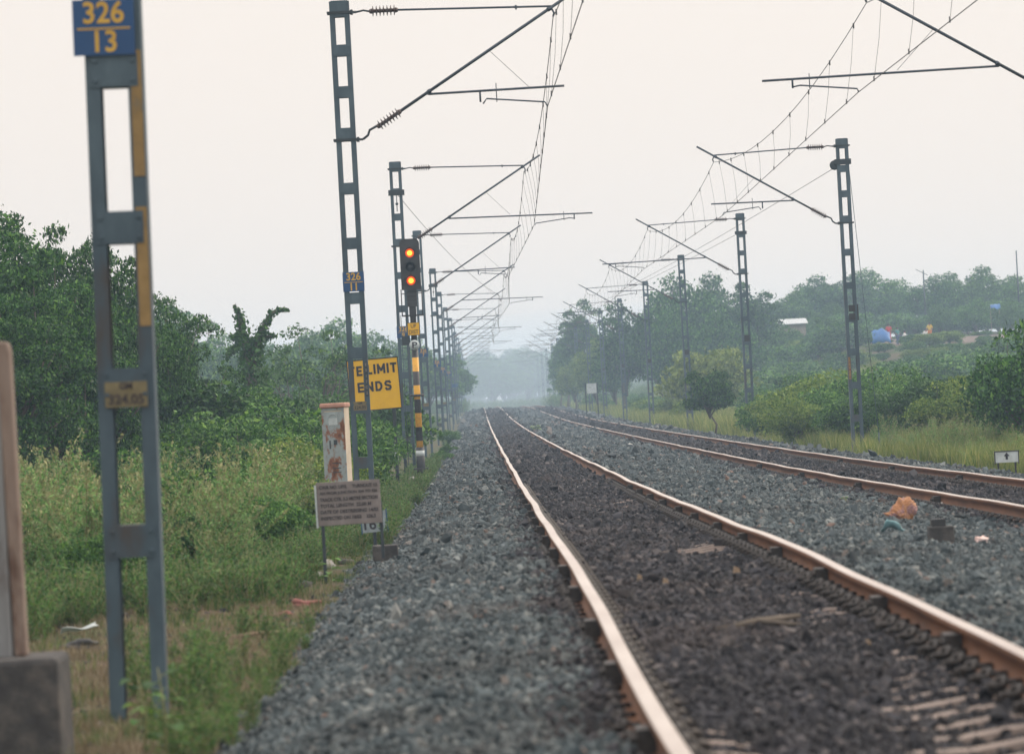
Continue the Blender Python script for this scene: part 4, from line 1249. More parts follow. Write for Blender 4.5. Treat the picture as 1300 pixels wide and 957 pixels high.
# mid shrubs left
k = 0
for px, Y, H, kd, lm in ((262, 104, 2.7, 'shrub', 'leaf_dark'), (300, 112, 2.3, 'shrub_b', 'leaf_mid'), (335, 122, 2.4, 'scrub', 'leaf_vine'), (365, 118, 2.3, 'shrub', 'leaf_vine'), (280, 130, 2.5, 'scrub', 'leaf_dark'), (395, 124, 2.3, 'shrub_b', 'leaf_vine'),
                       (350, 96, 1.9, 'shrub', 'leaf_mid'), (392, 94, 1.9, 'shrub_b', 'leaf_mid'), (310, 92, 1.85, 'shrub', 'leaf_mid'), (268, 90, 1.8, 'shrub_b', 'leaf_mid'), (240, 94, 1.9, 'shrub', 'leaf_mid'), (430, 98, 1.9, 'shrub', 'leaf_mid'), (378, 80, 1.35, 'shrub_b', 'leaf_yellow'), (352, 78, 1.3, 'shrub', 'leaf_yellow'),
                       (415, 82, 1.2, 'shrub', 'leaf_yellow'), (470, 126, 1.4, 'shrub_b', 'leaf_mid'), (460, 135, 2.3, 'scrub', 'leaf_mid'), (490, 170, 1.5, 'shrub', 'leaf_mid'), (500, 200, 1.8, 'scrub', 'leaf_mid'), (455, 180, 3.0, 'scrub', 'leaf_mid'), (556, 150, .5, 'shrub', 'leaf_mid'), (566, 175, .5, 'shrub_b', 'leaf_mid'), (568, 220, .8, 'shrub', 'leaf_mid')):
    if lm == 'leaf_yellow': lab, gp = 'yellow green shrub just left of the rusty equipment box', 'yellow green shrubs by the equipment box'
    elif px > 440: lab, gp = 'green shrub in the verge behind the left masts and signal', 'shrubs behind the left masts'
    else: lab, gp = 'green shrub in the thicket between dark trees and equipment box', 'thicket shrubs on the left'
    plant(kd, lm, px2x(px, Y), Y, H, 'shrub', lab, 'shrub', gp, 1.15)
for px, Y, H, lm in ((60, 52, .85, 'leaf_mid'), (118, 47, .7, 'leaf_mid'), (150, 56, .95, 'leaf_dark'), (205, 60, 1.05, 'leaf_mid'), (235, 50, .75, 'leaf_dark'), (288, 64, 1.1, 'leaf_mid'), (330, 58, .8, 'leaf_mid'), (372, 66, .95, 'leaf_yellow'), (25, 60, 1.0, 'leaf_dark'), (262, 74, 1.25, 'leaf_dark'), (180, 76, 1.35, 'leaf_mid'), (90, 72, 1.3, 'leaf_dark'), (340, 74, 1.15, 'leaf_mid')):
    plant('shrub' if Y % 4 else 'shrub_b', lm, px2x(px, Y), Y, H, 'shrub', 'small green shrub rising among the pale weeds of the left verge', 'shrub', 'small shrubs among the left verge weeds', 1.1)
# airy tree left of mast
plant('airy', 'leaf_mid', px2x(405, 165), 165, 4.9, 'leafy_tree', 'airy hazy tree with loose branches just left of the second mast', 'tree', None, 1.1)
plant('airy', 'leaf_mid', px2x(370, 175), 175, 4.5, 'leafy_tree', 'loose hazy tree right of the forked creeper-covered stump', 'tree', None, 1.1)
# vine-covered forked stump
def vine_tree():
    Y = 130.0
    bx_, bz_ = wpt(322, 470, Y)
    g = float(ground_z(bx_, Y))
    r = empty('vine_covered_tree', (bx_, Y, g), 0, 'forked dead tree wrapped in green creeper against the sky', 'tree')
    def loc(px, py):
        x, z = wpt(px, py, Y); return Vector((x - bx_, 0, z - g))
    paths = [([Vector((0, 0, -.1)), loc(321, 500), loc(318, 462), loc(313, 440), loc(308, 425), loc(305, 408), loc(302, 396), loc(297, 389)], [.16, .16, .13, .11, .09, .07, .04, .02], [.5, .42, .33, .24, .18, .13, .09, .05]),
             ([loc(321, 462), loc(325, 440), loc(331, 423), loc(338, 408), loc(346, 398), loc(356, 393), loc(366, 394)], [.12, .09, .07, .06, .04, .03, .01], [.3, .20, .15, .10, .08, .05, .035]),
             ([loc(312, 436), loc(302, 430), loc(294, 428)], [.05, .03, .01], [.13, .11, .08]), ([loc(330, 430), loc(342, 427), loc(350, 426)], [.05, .03, .01], [.12, .08, .05]),
             ([loc(300, 440), loc(294, 446), loc(288, 452)], [.03, .02, .01], [.12, .11, .09])]
    mb = MB()
    for p, rr, _ in paths: mb.tube(p, rr, 7)
    mb.build('trunk', M['bark'], r)
    rg = np.random.default_rng(5); P = []
    for p, _, lr in paths:
        for i in range(len(p) - 1):
            L_ = (p[i + 1] - p[i]).length
            n = int(L_ * 1500 * (lr[i] + lr[i + 1]) + 30)
            t = rg.random(n); c = np.outer(1 - t, p[i]) + np.outer(t, p[i + 1])
            rr = (lr[i] * (1 - t) + lr[i + 1] * t) * rg.lognormal(-.25, .45, n)
            w = rg.normal(size=(n, 3)); w /= np.linalg.norm(w, axis=1)[:, None]
            P.append(c + w * rr[:, None])
    # skirt of creeper at the foot
    n = 7000; t = rg.random(n); a = rg.uniform(0, 6.28, n); rad = (1.1 - .75 * t) * (1 + .2 * np.sin(5 * a))
    P.append(np.stack([rad * np.cos(a) * rg.uniform(.8, 1, n), rad * np.sin(a) * rg.uniform(.8, 1, n), t * 2.6], 1))
    V, Q = leaf_quads(np.concatenate(P), .095, rg, .8, .7)
    link('creeper', np_mesh('creeper', V, Q), M['leaf_vine'], r)
vine_tree()
# hazy trees behind on the left
for px, Y, top, kd in ((212, 300, 400, 'tall'), (235, 320, 408, 'tall'), (268, 350, 428, 'broad'), (390, 330, 425, 'broad'), (425, 360, 410, 'broad'), (455, 350, 432, 'broad'), (488, 380, 425, 'broad'), (520, 420, 432, 'broad'), (548, 450, 444, 'broad'), (300, 400, 440, 'broad'), (345, 380, 436, 'broad'), (575, 520, 450, 'broad'), (350, 280, 470, 'broad'), (440, 260, 462, 'broad')):
    X = px2x(px, Y); g = float(ground_z(X, Y)); yh = VY - (px - VX) * ROLL
    H = EYE + (yh - top) * Y / F - g
    plant(kd, 'leaf_mid', X, Y, H, 'leafy_tree', 'blue hazy tree on the horizon behind the left masts', 'tree', 'hazy trees behind the left masts')
# right: big hazy trees
for px, Y, top, kd, w, lab in ((800, 400, 388, 'broad', .8, 'leftmost low lobe of the big hazy tree clump'), (840, 400, 375, 'broad', .75, 'big hazy tree behind the third right-hand mast'), (878, 405, 354, 'broad', .8, 'tall hazy tree between the second and third right-hand masts'), (918, 410, 352, 'broad', .8, 'tallest hazy tree, left of the second right-hand mast'), (958, 400, 368, 'tall', .9, 'big hazy tree just right of the second right-hand mast'), (860, 385, 400, 'broad', .8, 'lower hazy tree at the foot of the big clump'), (925, 380, 400, 'broad', .9, 'broad lower hazy tree under the tallest one')):
    X = px2x(px, Y); g = float(ground_z(X, Y)); yh = VY - (px - VX) * ROLL
    plant(kd, 'leaf_dark', X, Y, EYE + (yh - top) * Y / F - g, 'leafy_tree', lab, 'tree', 'big hazy trees right of the line', w)
for px, Y, top, kd, lm in ((742, 480, 390, 'tall', 'leaf_mid'), (757, 430, 432, 'broad', 'leaf_yellow'), (722, 520, 425, 'tall', 'leaf_mid'), (778, 420, 440, 'broad', 'leaf_mid'), (728, 470, 455, 'broad', 'leaf_yellow'), (712, 540, 446, 'tall', 'leaf_mid')):
    X = px2x(px, Y); g = float(ground_z(X, Y)); yh = VY - (px - VX) * ROLL
    plant(kd, lm, X, Y, EYE + (yh - top) * Y / F - g, 'leafy_tree', 'hazy pale green tree among the distant right-hand masts', 'tree', 'hazy trees among the distant right-hand masts', .75)
plant('scrub', 'leaf_pale', px2x(903, 290), 290, 4.6, 'leafy_tree', 'rounded yellow green tree behind the small dark tree', 'tree', None, .95)
plant('small', 'leaf_dark', px2x(904, 200), 200, 2.8, 'small_tree', 'small dark tree with thin trunk left of the second right-hand mast', 'tree', None, 1.0)
# hill crest trees
for px, Y, top, kd in ((985, 470, 388, 'broad'), (1012, 470, 372, 'broad'), (1045, 480, 352, 'broad'), (1085, 480, 350, 'broad'), (1120, 490, 344, 'broad'), (1145, 480, 372, 'broad'), (1185, 470, 352, 'broad'), (1220, 475, 348, 'broad'), (1262, 480, 340, 'broad'), (1300, 470, 352, 'broad'), (1240, 440, 380, 'broad'), (1290, 430, 385, 'broad'), (1070, 450, 385, 'broad'), (1015, 440, 405, 'broad'), (1200, 445, 388, 'broad'), (1035, 400, 425, 'broad'), (1000, 415, 413, 'broad'), (975, 405, 418, 'broad')):
    X = px2x(px, Y); g = float(ground_z(X, Y)); yh = VY - (px - VX) * ROLL
    plant(kd, 'leaf_dark' if px % 2 else 'leaf_mid', X, Y, EYE + (yh - top) * Y / F - g, 'leafy_tree', 'rounded hazy tree on the crest of the right-hand hill', 'tree', 'trees on the hill crest', 1.15)
# hillside scrub
for k in range(95):
    Y = random.uniform(255, 425)
    px = random.uniform(955, 1310)
    X = px2x(px, Y)
    hs_ = 1.0
    if px > 1085 and Y > 320: hs_ = .38
    if px > 1085 and Y > 372: continue
    if X < 13.5: continue
    plant('scrub', random.choice(['leaf_mid', 'leaf_mid', 'leaf_dark', 'leaf_yellow']), X, Y, random.uniform(1.5, 3.1) * hs_, 'shrub', 'hazy shrub in the scrub covering the right-hand hillside', 'shrub', 'scrub on the right-hand hillside', 1.45)
for k in range(34):
    Y = random.uniform(446, 466); px = 960 + k * 10.5 + random.uniform(-4, 4)
    plant('scrub', random.choice(['leaf_mid', 'leaf_dark', 'leaf_mid']), px2x(px, Y), Y, random.uniform(1.8, 3.4) * (.75 if 1105 < px < 1215 else 1), 'shrub', 'hazy shrub under the trees along the top of the hill', 'shrub', 'undergrowth along the hill crest', 1.3)
# hedge of bushes behind the right verge
for k in range(46):
    Y = random.uniform(135, 195); px = random.uniform(965, 1310)
    H = random.uniform(1.5, 2.3) if px < 1150 else random.uniform(1.3, 2.2)
    plant(random.choice(['shrub', 'shrub_b']), random.choice(['leaf_mid', 'leaf_mid', 'leaf_vine', 'leaf_yellow']), px2x(px, Y), Y, H, 'shrub', 'green shrub in the hedge behind the grass on the right', 'shrub', 'hedge behind the right verge', 1.15)
for px, Y, H in ((1312, 112, 2.95), (1294, 116, 2.3), (1335, 108, 3.1), (1284, 122, 1.7)):
    plant('shrub_b', 'leaf_dark', px2x(px, Y), Y, H, 'bush', 'large dark bush cut by the right edge above the arrow board', 'bush', 'dark bush mass at the right edge', .85)
for k in range(26):
    Y = random.uniform(250, 480); px = random.uniform(700, 960)
    plant('scrub', random.choice(['leaf_yellow', 'leaf_mid']), max(px2x(px, Y), 11.5), Y, random.uniform(.9, 1.8), 'shrub', 'low hazy shrub in the grass beyond the right-hand masts', 'shrub', 'low shrubs beyond the right-hand masts', 1.3)
for k in range(64):
    Y = random.uniform(345, 440); px = random.uniform(1085, 1300)
    plant('scrub', random.choice(['leaf_mid', 'leaf_dark', 'leaf_yellow']), px2x(px, Y), Y, random.uniform(.6, 1.2) if Y < 395 else random.uniform(.25, .55), 'shrub', 'low scrub on the slope below the tarpaulin shelter', 'shrub', 'low scrub below the shelter', 1.7)
for px, Y, H in ((998, 416, 1.75), (1009, 415, 1.65), (1020, 417, 1.8)):
    plant('scrub', 'leaf_dark', px2x(px, Y), Y, H, 'shrub', 'hazy shrub hiding the wall under the white tin roof', 'shrub', 'shrubs in front of the shed', 1.0)
# trees closing the view
for k in range(34):
    Y = random.uniform(820, 980); px = 540 + k * 6.5 + random.uniform(-3, 3)
    X = px2x(px, Y); g = float(ground_z(X, Y)); yh = VY - (px - VX) * ROLL
    top = random.uniform(440, 458) if px > 640 else random.uniform(446, 464)
    plant('broad', random.choice(['leaf_mid', 'leaf_dark']), X, Y, EYE + (yh - top) * Y / F - g, 'leafy_tree', 'faint blue tree in the wood closing the view down the line', 'tree', 'faint trees at the end of the line', 1.3)

# ---------------- grass and weeds (stuff)
def blade_proto(n, h, w, spread, mat, seed, name='grass_clump', seedhead=False):
    r = np.random.default_rng(seed)
    V = []; T = []
    for k in range(n):
        a = r.uniform(0, 6.28); rad = spread * .35 * math.sqrt(r.random())
        b = Vector((rad * math.cos(a), rad * math.sin(a), -.02)); hh = h * r.uniform(.55, 1.05)
        a2 = a + r.normal() * .5; lean = r.uniform(.08, .55)
        side = Vector((-math.sin(a2 + r.normal()), math.cos(a2), 0)).normalized() * w * .5
        m = b + Vector((math.cos(a2) * lean * hh * .3, math.sin(a2) * lean * hh * .3, hh * .6))
        t = b + Vector((math.cos(a2) * lean * hh * .9, math.sin(a2) * lean * hh * .9, hh))
        i = len(V)
        V += [b - side, b + side, m + side * .8, m - side * .8, t]
        T += [(i, i + 1, i + 2), (i, i + 2, i + 3), (i + 3, i + 2, i + 4)]
    me = np_mesh(name, np.array([tuple(v) for v in V]), None, np.array(T))
    me.materials.append(mat)
    return bpy.data.objects.new(name, me)

def weed_proto(seed, h, leafs, leafsz, mat, spikes=True):
    r = np.random.default_rng(seed)
    mb = MB(); P = []; SPK = []
    ns = 9
    for k in range(ns):
        a = r.uniform(0, 6.28); lean = r.uniform(.05, .95); hh = h * r.uniform(.6, 1.05) * (1 - .35 * lean ** 2)
        pts = [Vector((0, 0, -.05)), Vector((math.cos(a) * lean * hh * .35, math.sin(a) * lean * hh * .35, hh * .55)), Vector((math.cos(a) * lean * hh, math.sin(a) * lean * hh, hh))]
        mb.tube(pts, [.008, .006, .002], 4, caps=False)
        for j in range(leafs):
            t = r.uniform(.12, .93)
            c = pts[0].lerp(pts[1], t * 2) if t < .5 else pts[1].lerp(pts[2], t * 2 - 1)
            rad = (.13 * (1 - t) + .03) * h * r.random() ** .5
            an = r.uniform(0, 6.28)
            P.append((c.x + rad * math.cos(an), c.y + rad * math.sin(an), c.z + r.normal() * .03 + rad * .5))
        for j in range(22):
            t = r.uniform(0, 1)
            c = pts[1].lerp(pts[2], .55 + .5 * t)
            SPK.append((c.x + r.normal() * .012, c.y + r.normal() * .012, c.z))
        for q in range(3):
            t = r.uniform(.5, .95); c = pts[1].lerp(pts[2], t * 2 - 1); an = r.uniform(0, 6.28)
            e = c + Vector((math.cos(an) * .12, math.sin(an) * .12, r.uniform(.10, .2)))
            for j in range(7): 
                w = c.lerp(e, j / 6); SPK.append((w.x, w.y, w.z))
    V0 = np.array([tuple(v) for v in mb.v]); Q0 = np.array(mb.f)
    V1, Q1 = leaf_quads(np.array(P), leafsz, r, -.3, .24)
    Vs, Qs = [V0, V1], [Q0, Q1 + len(V0)]
    mi = [np.zeros(len(Q0)), np.ones(len(Q1))]
    if spikes:
        V2, Q2 = leaf_quads(np.array(SPK), leafsz * .75, r, -1.5, .5)
        Vs.append(V2); Qs.append(Q2 + len(V0) + len(V1)); mi.append(np.full(len(Q2), 2))
    me = np_mesh('weed', np.concatenate(Vs), np.concatenate(Qs))
    for m_ in (M['stem'], mat, M['seed_spike']): me.materials.append(m_)
    me.polygons.foreach_set('material_index', np.concatenate(mi).astype(np.int32))
    return bpy.data.objects.new('weed', me)

weeds = proto_collection('weed kinds', [weed_proto(60 + k, 1.0, 150, .040, M['leaf_weed']) for k in range(5)])
low_weeds = proto_collection('low weed kinds', [weed_proto(80 + k, .45, 40, .042, M['leaf_low'], False) for k in range(4)])
grass_g = proto_collection('green grass kinds', [blade_proto(30, .16, .007, .42, M['grass_green'], 90 + k) for k in range(4)])
dry_g = proto_collection('dry grass kinds', [blade_proto(22, .10, .006, .5, M['straw'], 190 + k) for k in range(4)])
grass_d = proto_collection('tall grass kinds', [blade_proto(46, .75, .012, .5, M['grass_dry'], 95 + k) for k in range(4)])

def put(name, col, nproto, x, y, smin, smax, label, cat, zf=ground_z, vs=1.0):
    n = len(x)
    P = np.stack([x, y, zf(x, y)], 1)
    R = np.stack([rng.normal(0, .08, n), rng.normal(0, .08, n), rng.uniform(0, 6.28, n)], 1)
    s = rng.uniform(smin, smax, n) * vs
    S = np.stack([s * rng.uniform(.85, 1.2, n), s * rng.uniform(.85, 1.2, n), s], 1)
    scatter(name, P, R, S, rng.integers(0, nproto, n), col, label, cat)

def region(n, y0, y1, x0f, x1f, cond=None):
    y = rng.uniform(y0, y1, n); x = x0f(y) + (x1f(y) - x0f(y)) * rng.random(n)
    if cond is not None:
        k = cond(x, y); x, y = x[k], y[k]
    return x, y
# tall weeds left
edge = lambda y: -.10 * y - 1.5
x1, y1 = region(1150, 43, 88, edge, lambda y: -2.55 + 0 * y, lambda x, y: (lump(x, y, .8) > -.95) & (lump(x * 1.7, y * .5, 1.7) > -.55) & (y > 47 - (x + 2.5) * 1.4) & ~((np.abs(x + 2.1) < .5) & (y > 55)))
sc = np.clip(.86 + .26 * lump(x1, y1 * .6, .9) + rng.normal(0, .16, len(x1)) + .42 * (rng.random(len(x1)) < .10) - .2 * np.clip((x1 + 3.4), 0, 1) - np.clip((60 - y1) / 40, 0, .2), .3, 1.4)
put('tall_weeds', weeds, 5, x1, y1, .85, 1.15, 'pale green waist-high weeds with seed spikes on the left verge', 'weeds', vs=sc)
x1, y1 = region(4800, 33, 110, edge, lambda y: -1.75 + 0 * y, lambda x, y: (lump(x, y, 1.3) > -.3) & (y > 37 + (x + 3.5) * 3.2 + 1.6 * lump(x, y, 1.1)))
put('low_weeds', low_weeds, 4, x1, y1, .5, 1.1, 'low leafy ground cover along the left verge', 'weeds')
x1, y1 = region(30000, 20, 120, lambda y: -.10 * y - 1.3, lambda y: -1.25 + 0 * y, lambda x, y: np.where(y < 44, (lump(x, y, 2.3) + .8 * lump(y * .4, x * 2, 4.3) > .55) & (rng.random(len(x)) < np.clip(.14 + (x + 3.0) * .12 + .2 * lump(x * 2, y * .5, 1.1), .08, .34)), (lump(x, y, 1.6) + .5 * lump(x, y, 5) > .0) & (rng.random(len(x)) < np.clip((y - 40) / 50, .15, 1))))
put('short_grass', grass_g, 4, x1, y1, .35, 1.0, 'short patchy grass on the left verge', 'grass')
x1, y1 = region(4500, 128, 420, lambda y: -.10 * y - 3, lambda y: -2.9 + 0 * y)
put('verge_weeds', low_weeds, 4, x1, y1, .8, 1.9, 'rough green growth along the distant left verge', 'weeds')
x1, y1 = region(85, 23, 37, lambda y: -.10 * y + .75, lambda y: -1.25 + 0 * y)
put('verge_sprouts', low_weeds, 4, x1, y1, .25, .75, 'small leafy weeds at the ballast toe in the foreground', 'weeds')
x1, y1 = region(5200, 19, 46, lambda y: -.10 * y - 1.3, lambda y: -1.3 + 0 * y, lambda x, y: lump(x * 3, y, 1.3) > -.5)
put('dry_grass', dry_g, 4, x1, y1, .4, 1.1, 'dry straw-like grass and litter on the bare earth', 'grass')
x1, y1 = region(2600, 19, 46, lambda y: -.10 * y - 1.3, lambda y: -1.0 + 0 * y)
n = len(x1)
scatter('earth_clods', np.stack([x1, y1, ground_z(x1, y1)], 1), rng.uniform(0, 6.28, (n, 3)), np.repeat((.035 * rng.lognormal(0, .5, n))[:, None], 3, 1), rng.integers(0, 7, n), stones_dark, 'loose clods and stones on the bare earth of the left verge', 'stones')
x1, y1 = region(700, 56, 150, lambda y: -1.95 + 0 * y, lambda y: -1.15 + 0 * y, lambda x, y: (lump(x, y, 1.3) > -.1) & ~((np.abs(y - 118) < 3.5)))
put('edge_weeds', low_weeds, 4, x1, y1, .4, 1.0, 'low weeds crowding the left ballast edge up to the signal', 'weeds', zf=lambda x, y: np.maximum(ground_z(x, y), ballast_z(x, y)))
# right verge grass
x1, y1 = region(7500, 62, 190, lambda y: 9.3 + 0 * y, lambda y: np.minimum(.118 * y + 2.5, 19), lambda x, y: (x > 9.75 + .3 * np.sin(y * .45)) & (lump(x, y, 1.1) > -.5))
put('tall_grass', grass_d, 4, x1, y1, .4, 1.0, 'tall yellow green grass along the right verge', 'grass', vs=np.clip(.8 + .35 * lump(x1, y1 * .7, .8), .4, 1.4))
x1, y1 = region(420, 64, 180, lambda y: 10.3 + 0 * y, lambda y: np.minimum(.118 * y + 2.5, 19))
put('verge_seed_weeds', weeds, 5, x1, y1, .45, 1.0, 'pale seeding weeds standing in the right-hand grass', 'weeds')
x1, y1 = region(15000, 190, 560, lambda y: 9.9 + 0 * y, lambda y: np.minimum(.118 * y + 2, 30))
put('distant_grass', grass_d, 4, x1, y1, .7, 1.4, 'hazy yellow green grass beyond the distant right masts', 'grass')
x1, y1 = region(5000, 560, 900, lambda y: -20 + 0 * y, lambda y: 40 + 0 * y, lambda x, y: (x < -1.5) | (x > 9) | (y > 720))
put('far_scrub', low_weeds, 4, x1, y1, 2.5, 4.5, 'pale hazy scrub where the tracks vanish', 'scrub')

# broad-leaved weed near the close mast, bright plants
def broad_plant(X, Y, h, n, leaf, label, matn='leaf_bright', name='leafy_plant', seed=1):
    g = float(np.maximum(ground_z(X, Y), ballast_z(X, Y)) if X > -1.9 else ground_z(X, Y))
    r = empty(name, (X, Y, g), 0, label, 'plant')
    rg = np.random.default_rng(seed)
    st = MB(); lf = MB()
    st.tube([(0, 0, -.05), (.02, 0, h * .5), (-.01, .01, h)], [.008, .006, .003], 6)
    for k in range(n):
        z = h * (.25 + .75 * k / n); a = 2.4 * k + rg.normal() * .3; L_ = leaf * rg.uniform(.7, 1.1); w = L_ * .33
        d = Vector((math.cos(a), math.sin(a), 0)); sd = Vector((-math.sin(a), math.cos(a), 0)); b = Vector((0, 0, z))
        pr = [(0, 0, .04), (.2, .6, .10), (.45, 1, .14), (.75, .75, .08), (1, 0, -.05)]
        V = []
        for t, ww, hh in pr:
            c = b + d * L_ * (t + .15) + Vector((0, 0, hh * L_ * 1.4)); V += [c - sd * w * ww, c - Vector((0, 0, .012 * ww)), c + sd * w * ww]
        Fc = []
        for i in range(4):
            for j in range(2): Fc.append((3 * i + j, 3 * i + j + 1, 3 * i + j + 4, 3 * i + j + 3))
        lf.add(V, Fc, True)
        st.tube([b, b + d * L_ * .17 + Vector((0, 0, .05 * L_))], .003, 4)
    st.build('stem', M['stem'], r); lf.build('leaves', M[matn], r)
x_, z_ = wpt(203, 855, 23)
broad_plant(x_, 23, .50, 9, .15, 'broad-leaved green weed at the foot of the close mast', 'leaf_low', seed=2)
x_, z_ = wpt(178, 865, 24)
broad_plant(x_, 24, .42, 8, .12, 'smaller broad-leaved weed left of the taller one by the mast', 'leaf_mid', seed=6)
x_, z_ = wpt(419, 735, 46)
broad_plant(x_, 46, .32, 6, .13, 'bright yellow green leafy plant between the notice board posts', 'leaf_bright', seed=3)
x, y, z = on_ballast(1072, 638, 56)
broad_plant(x, y, .10, 6, .06, 'tiny green sprout in the ballast between the tracks', 'leaf_bright', seed=4)
x, y, z = on_ballast(680, 548, 170)
broad_plant(x, y, .3, 14, .3, 'low green weed patch growing in the distant ballast', 'leaf_yellow', seed=8)

# ------------------------------------------------------------------ the hill settlement
def on_hill(px, py):
    for Y in np.arange(330, 470, .5):
        X, z = wpt(px, py, Y)
        if float(ground_z(X, Y)) >= z: return X, float(Y), float(ground_z(X, Y))
    return X, float(Y), float(ground_z(X, Y))
def hill_things():
    X, Y, g = on_hill(1118, 440); z = g
    r = empty('tarpaulin_tent', (X, Y, g), 0, 'bright blue tarpaulin shelter on the hazy hillside', 'tent')
    mb = MB(); n = 9; V = []; Fc = []
    hgt = 1.45
    for i in range(n):
        for j in range(7):
            u = i / (n - 1) * 2 - 1; v = j / 6 * 2 - 1
            V.append((u * .8, v * .9, hgt * (1 - .75 * abs(v) ** 1.5) * (1 - .25 * abs(u) ** 2) + .08 * math.sin(7 * u + 3 * v)))
    for i in range(n - 1):
        for j in range(6):
            a = i * 7 + j; Fc.append((a, a + 7, a + 8, a + 1))
    Fc2 = [(i * 7, i * 7 + 7, 0) for i in range(0)]
    mb.add(V, Fc, True)
    m = mb.build('tarpaulin', M['tarp_blue'], r); sol = m.modifiers.new('thickness', 'SOLIDIFY'); sol.thickness = .02
    pb = MB()
    for u in (-.7, .7): pb.tube([(u, 0, -.1), (u, 0, hgt * .76)], .03, 6)
    for u in (-.7, .7):
        for v in (-.8, .8): pb.tube([(u, v, -.1), (u, v, hgt * .26)], .025, 6)
    pb.build('tent_pole', M['wood'], r)
    # shed with white roof
    Y = 425; X, z = wpt(1006, 408, Y); g = float(ground_z(X, Y)); h = z - g
    r = empty('shed', (X, Y, g), 0, 'shed with a bright whitish tin roof half hidden by hill trees', 'shed')
    MB().box((0, 1.2, h / 2 - .2), (2.3, 2.4, h - .1)).build('wall', M['plaster'], r)
    ro = MB().box((0, 1.1, h), (2.7, 3.0, .06), (.16, .0, 0)).build('roof', M['tin_roof'], r)
    Y = 452; X, z = wpt(1246, 392, Y); g = float(ground_z(X, Y))
    # second tarpaulin among the trees
    o = sheet('blue_tarpaulin', M['tarp_blue'], .9, .8, (X, Y - 12, z), 3, (.5, 0, 0), .2, .02)
    tag(o, 'small blue tarpaulin awning showing between trees on the hill crest', 'tarpaulin')
    pb = MB()
    for dx in (-.4, .4): pb.tube([(dx, .3, -(z - g) - .5), (dx, .4, .1)], .03, 6)
    p_ = pb.build('awning_pole', M['wood'], o); p_.rotation_euler = (-.5, 0, 0)
    # poles
    for px, top, Y, lab in ((1290, 318, 455, 'thin pole rising above the hill trees, far right'), (1172, 343, 455, 'short antenna pole above the hill trees')):
        X, z = wpt(px, top, Y); g = float(ground_z(X, Y))
        mb = MB(); mb.tube([(0, 0, -.2), (0, 0, z - g)], [.09, .06], 8)
        if px < 1200: mb.tube([(-.5, 0, z - g), (.4, 0, z - g - .5)], .03, 6); mb.tube([(-.5, 0, z - g), (-.7, 0, z - g + .1)], .03, 6)
        tag(mb.build('pole', M['steel_dark'], None, (X, Y, g)), lab, 'pole')
hill_things()

def person(px, py, Y, h, top, bottom, label, sit=False, yaw=0.0, seed=0):
    X, Y, g = on_hill(px, py + 3)
    r = empty('person', (X, Y, g), yaw, label, 'person', None)
    s = h / 1.65
    J = {'pel': (0, 0, .86), 'ch': (0, .0, 1.2), 'nk': (0, 0, 1.38), 'hd': (0, -.01, 1.47), 'tp': (0, -.01, 1.58),
         'sl': (-.17, 0, 1.33), 'el': (-.25, -.03, 1.06), 'hl': (-.22, -.16, .86), 'sr': (.17, 0, 1.33), 'er': (.26, 0, 1.08), 'hr': (.20, -.2, .95),
         'ql': (-.09, 0, .82), 'kl': (-.11, -.06, .45), 'fl': (-.12, .02, .05), 'tl': (-.13, -.12, .03), 'qr': (.09, 0, .82), 'kr': (.12, -.02, .45), 'fr': (.14, .08, .05), 'tr': (.15, -.06, .03)}
    if sit:
        for k in J:
            x_, y_, z_ = J[k]
            J[k] = (x_, y_, z_ - .52) if k not in ('kl', 'fl', 'tl', 'kr', 'fr', 'tr') else (x_ * 1.6, y_ - .38 + (0.1 if k[0] == 'f' else 0), z_ * .9 if k[0] != 'k' else .46)
    names = list(J); V = [Vector(J[k]) * s for k in names]; ix = {k: i for i, k in enumerate(names)}
    E = [('pel', 'ch'), ('ch', 'nk'), ('nk', 'hd'), ('hd', 'tp'), ('ch', 'sl'), ('sl', 'el'), ('el', 'hl'), ('ch', 'sr'), ('sr', 'er'), ('er', 'hr'), ('pel', 'ql'), ('ql', 'kl'), ('kl', 'fl'), ('fl', 'tl'), ('pel', 'qr'), ('qr', 'kr'), ('kr', 'fr'), ('fr', 'tr')]
    rad = {'pel': .12, 'ch': .13, 'nk': .055, 'hd': .09, 'tp': .075, 'sl': .06, 'el': .042, 'hl': .035, 'sr': .06, 'er': .042, 'hr': .035, 'ql': .085, 'kl': .06, 'fl': .042, 'tl': .035, 'qr': .085, 'kr': .06, 'fr': .042, 'tr': .035}
    def skin(nm, keys, grow, mat, par):
        k2 = [k for k in names if k in keys]; jx = {k: i for i, k in enumerate(k2)}
        me = bpy.data.meshes.new(nm); me.from_pydata([V[ix[k]] for k in k2], [(jx[a], jx[b]) for a, b in E if a in jx and b in jx], [])
        o = link(nm, me, mat, par)
        sk = o.modifiers.new('skin', 'SKIN')
        for i, k in enumerate(k2):
            me.skin_vertices[0].data[i].radius = (rad[k] * grow * s,) * 2
        me.skin_vertices[0].data[jx.get('pel', 0)].use_root = True
        sb = o.modifiers.new('sub', 'SUBSURF'); sb.levels = 1; sb.render_levels = 1
        return o
    b = skin('body', names, 1.0, M['skin'], r)
    skin('shirt', ['pel', 'ch', 'sl', 'el', 'sr', 'er'], 1.18, top, r)
    skin('trousers', ['pel', 'ql', 'kl', 'fl', 'qr', 'kr', 'fr'], 1.2, bottom, r)
    mb = MB(); c = V[ix['tp']]; mb.lathe((c.x, c.y + .01, c.z - .1 * s), (0, 0, 1), [(0, .07 * s), (.04 * s, .105 * s), (.1 * s, .10 * s), (.14 * s, .06 * s), (.15 * s, .01)], 12); mb.build('hair', M['hair'], r)
person(1129, 432, 424, 1.65, M['cloth_red'], M['cloth_red'], 'person in red clothes standing right of the blue tarpaulin')
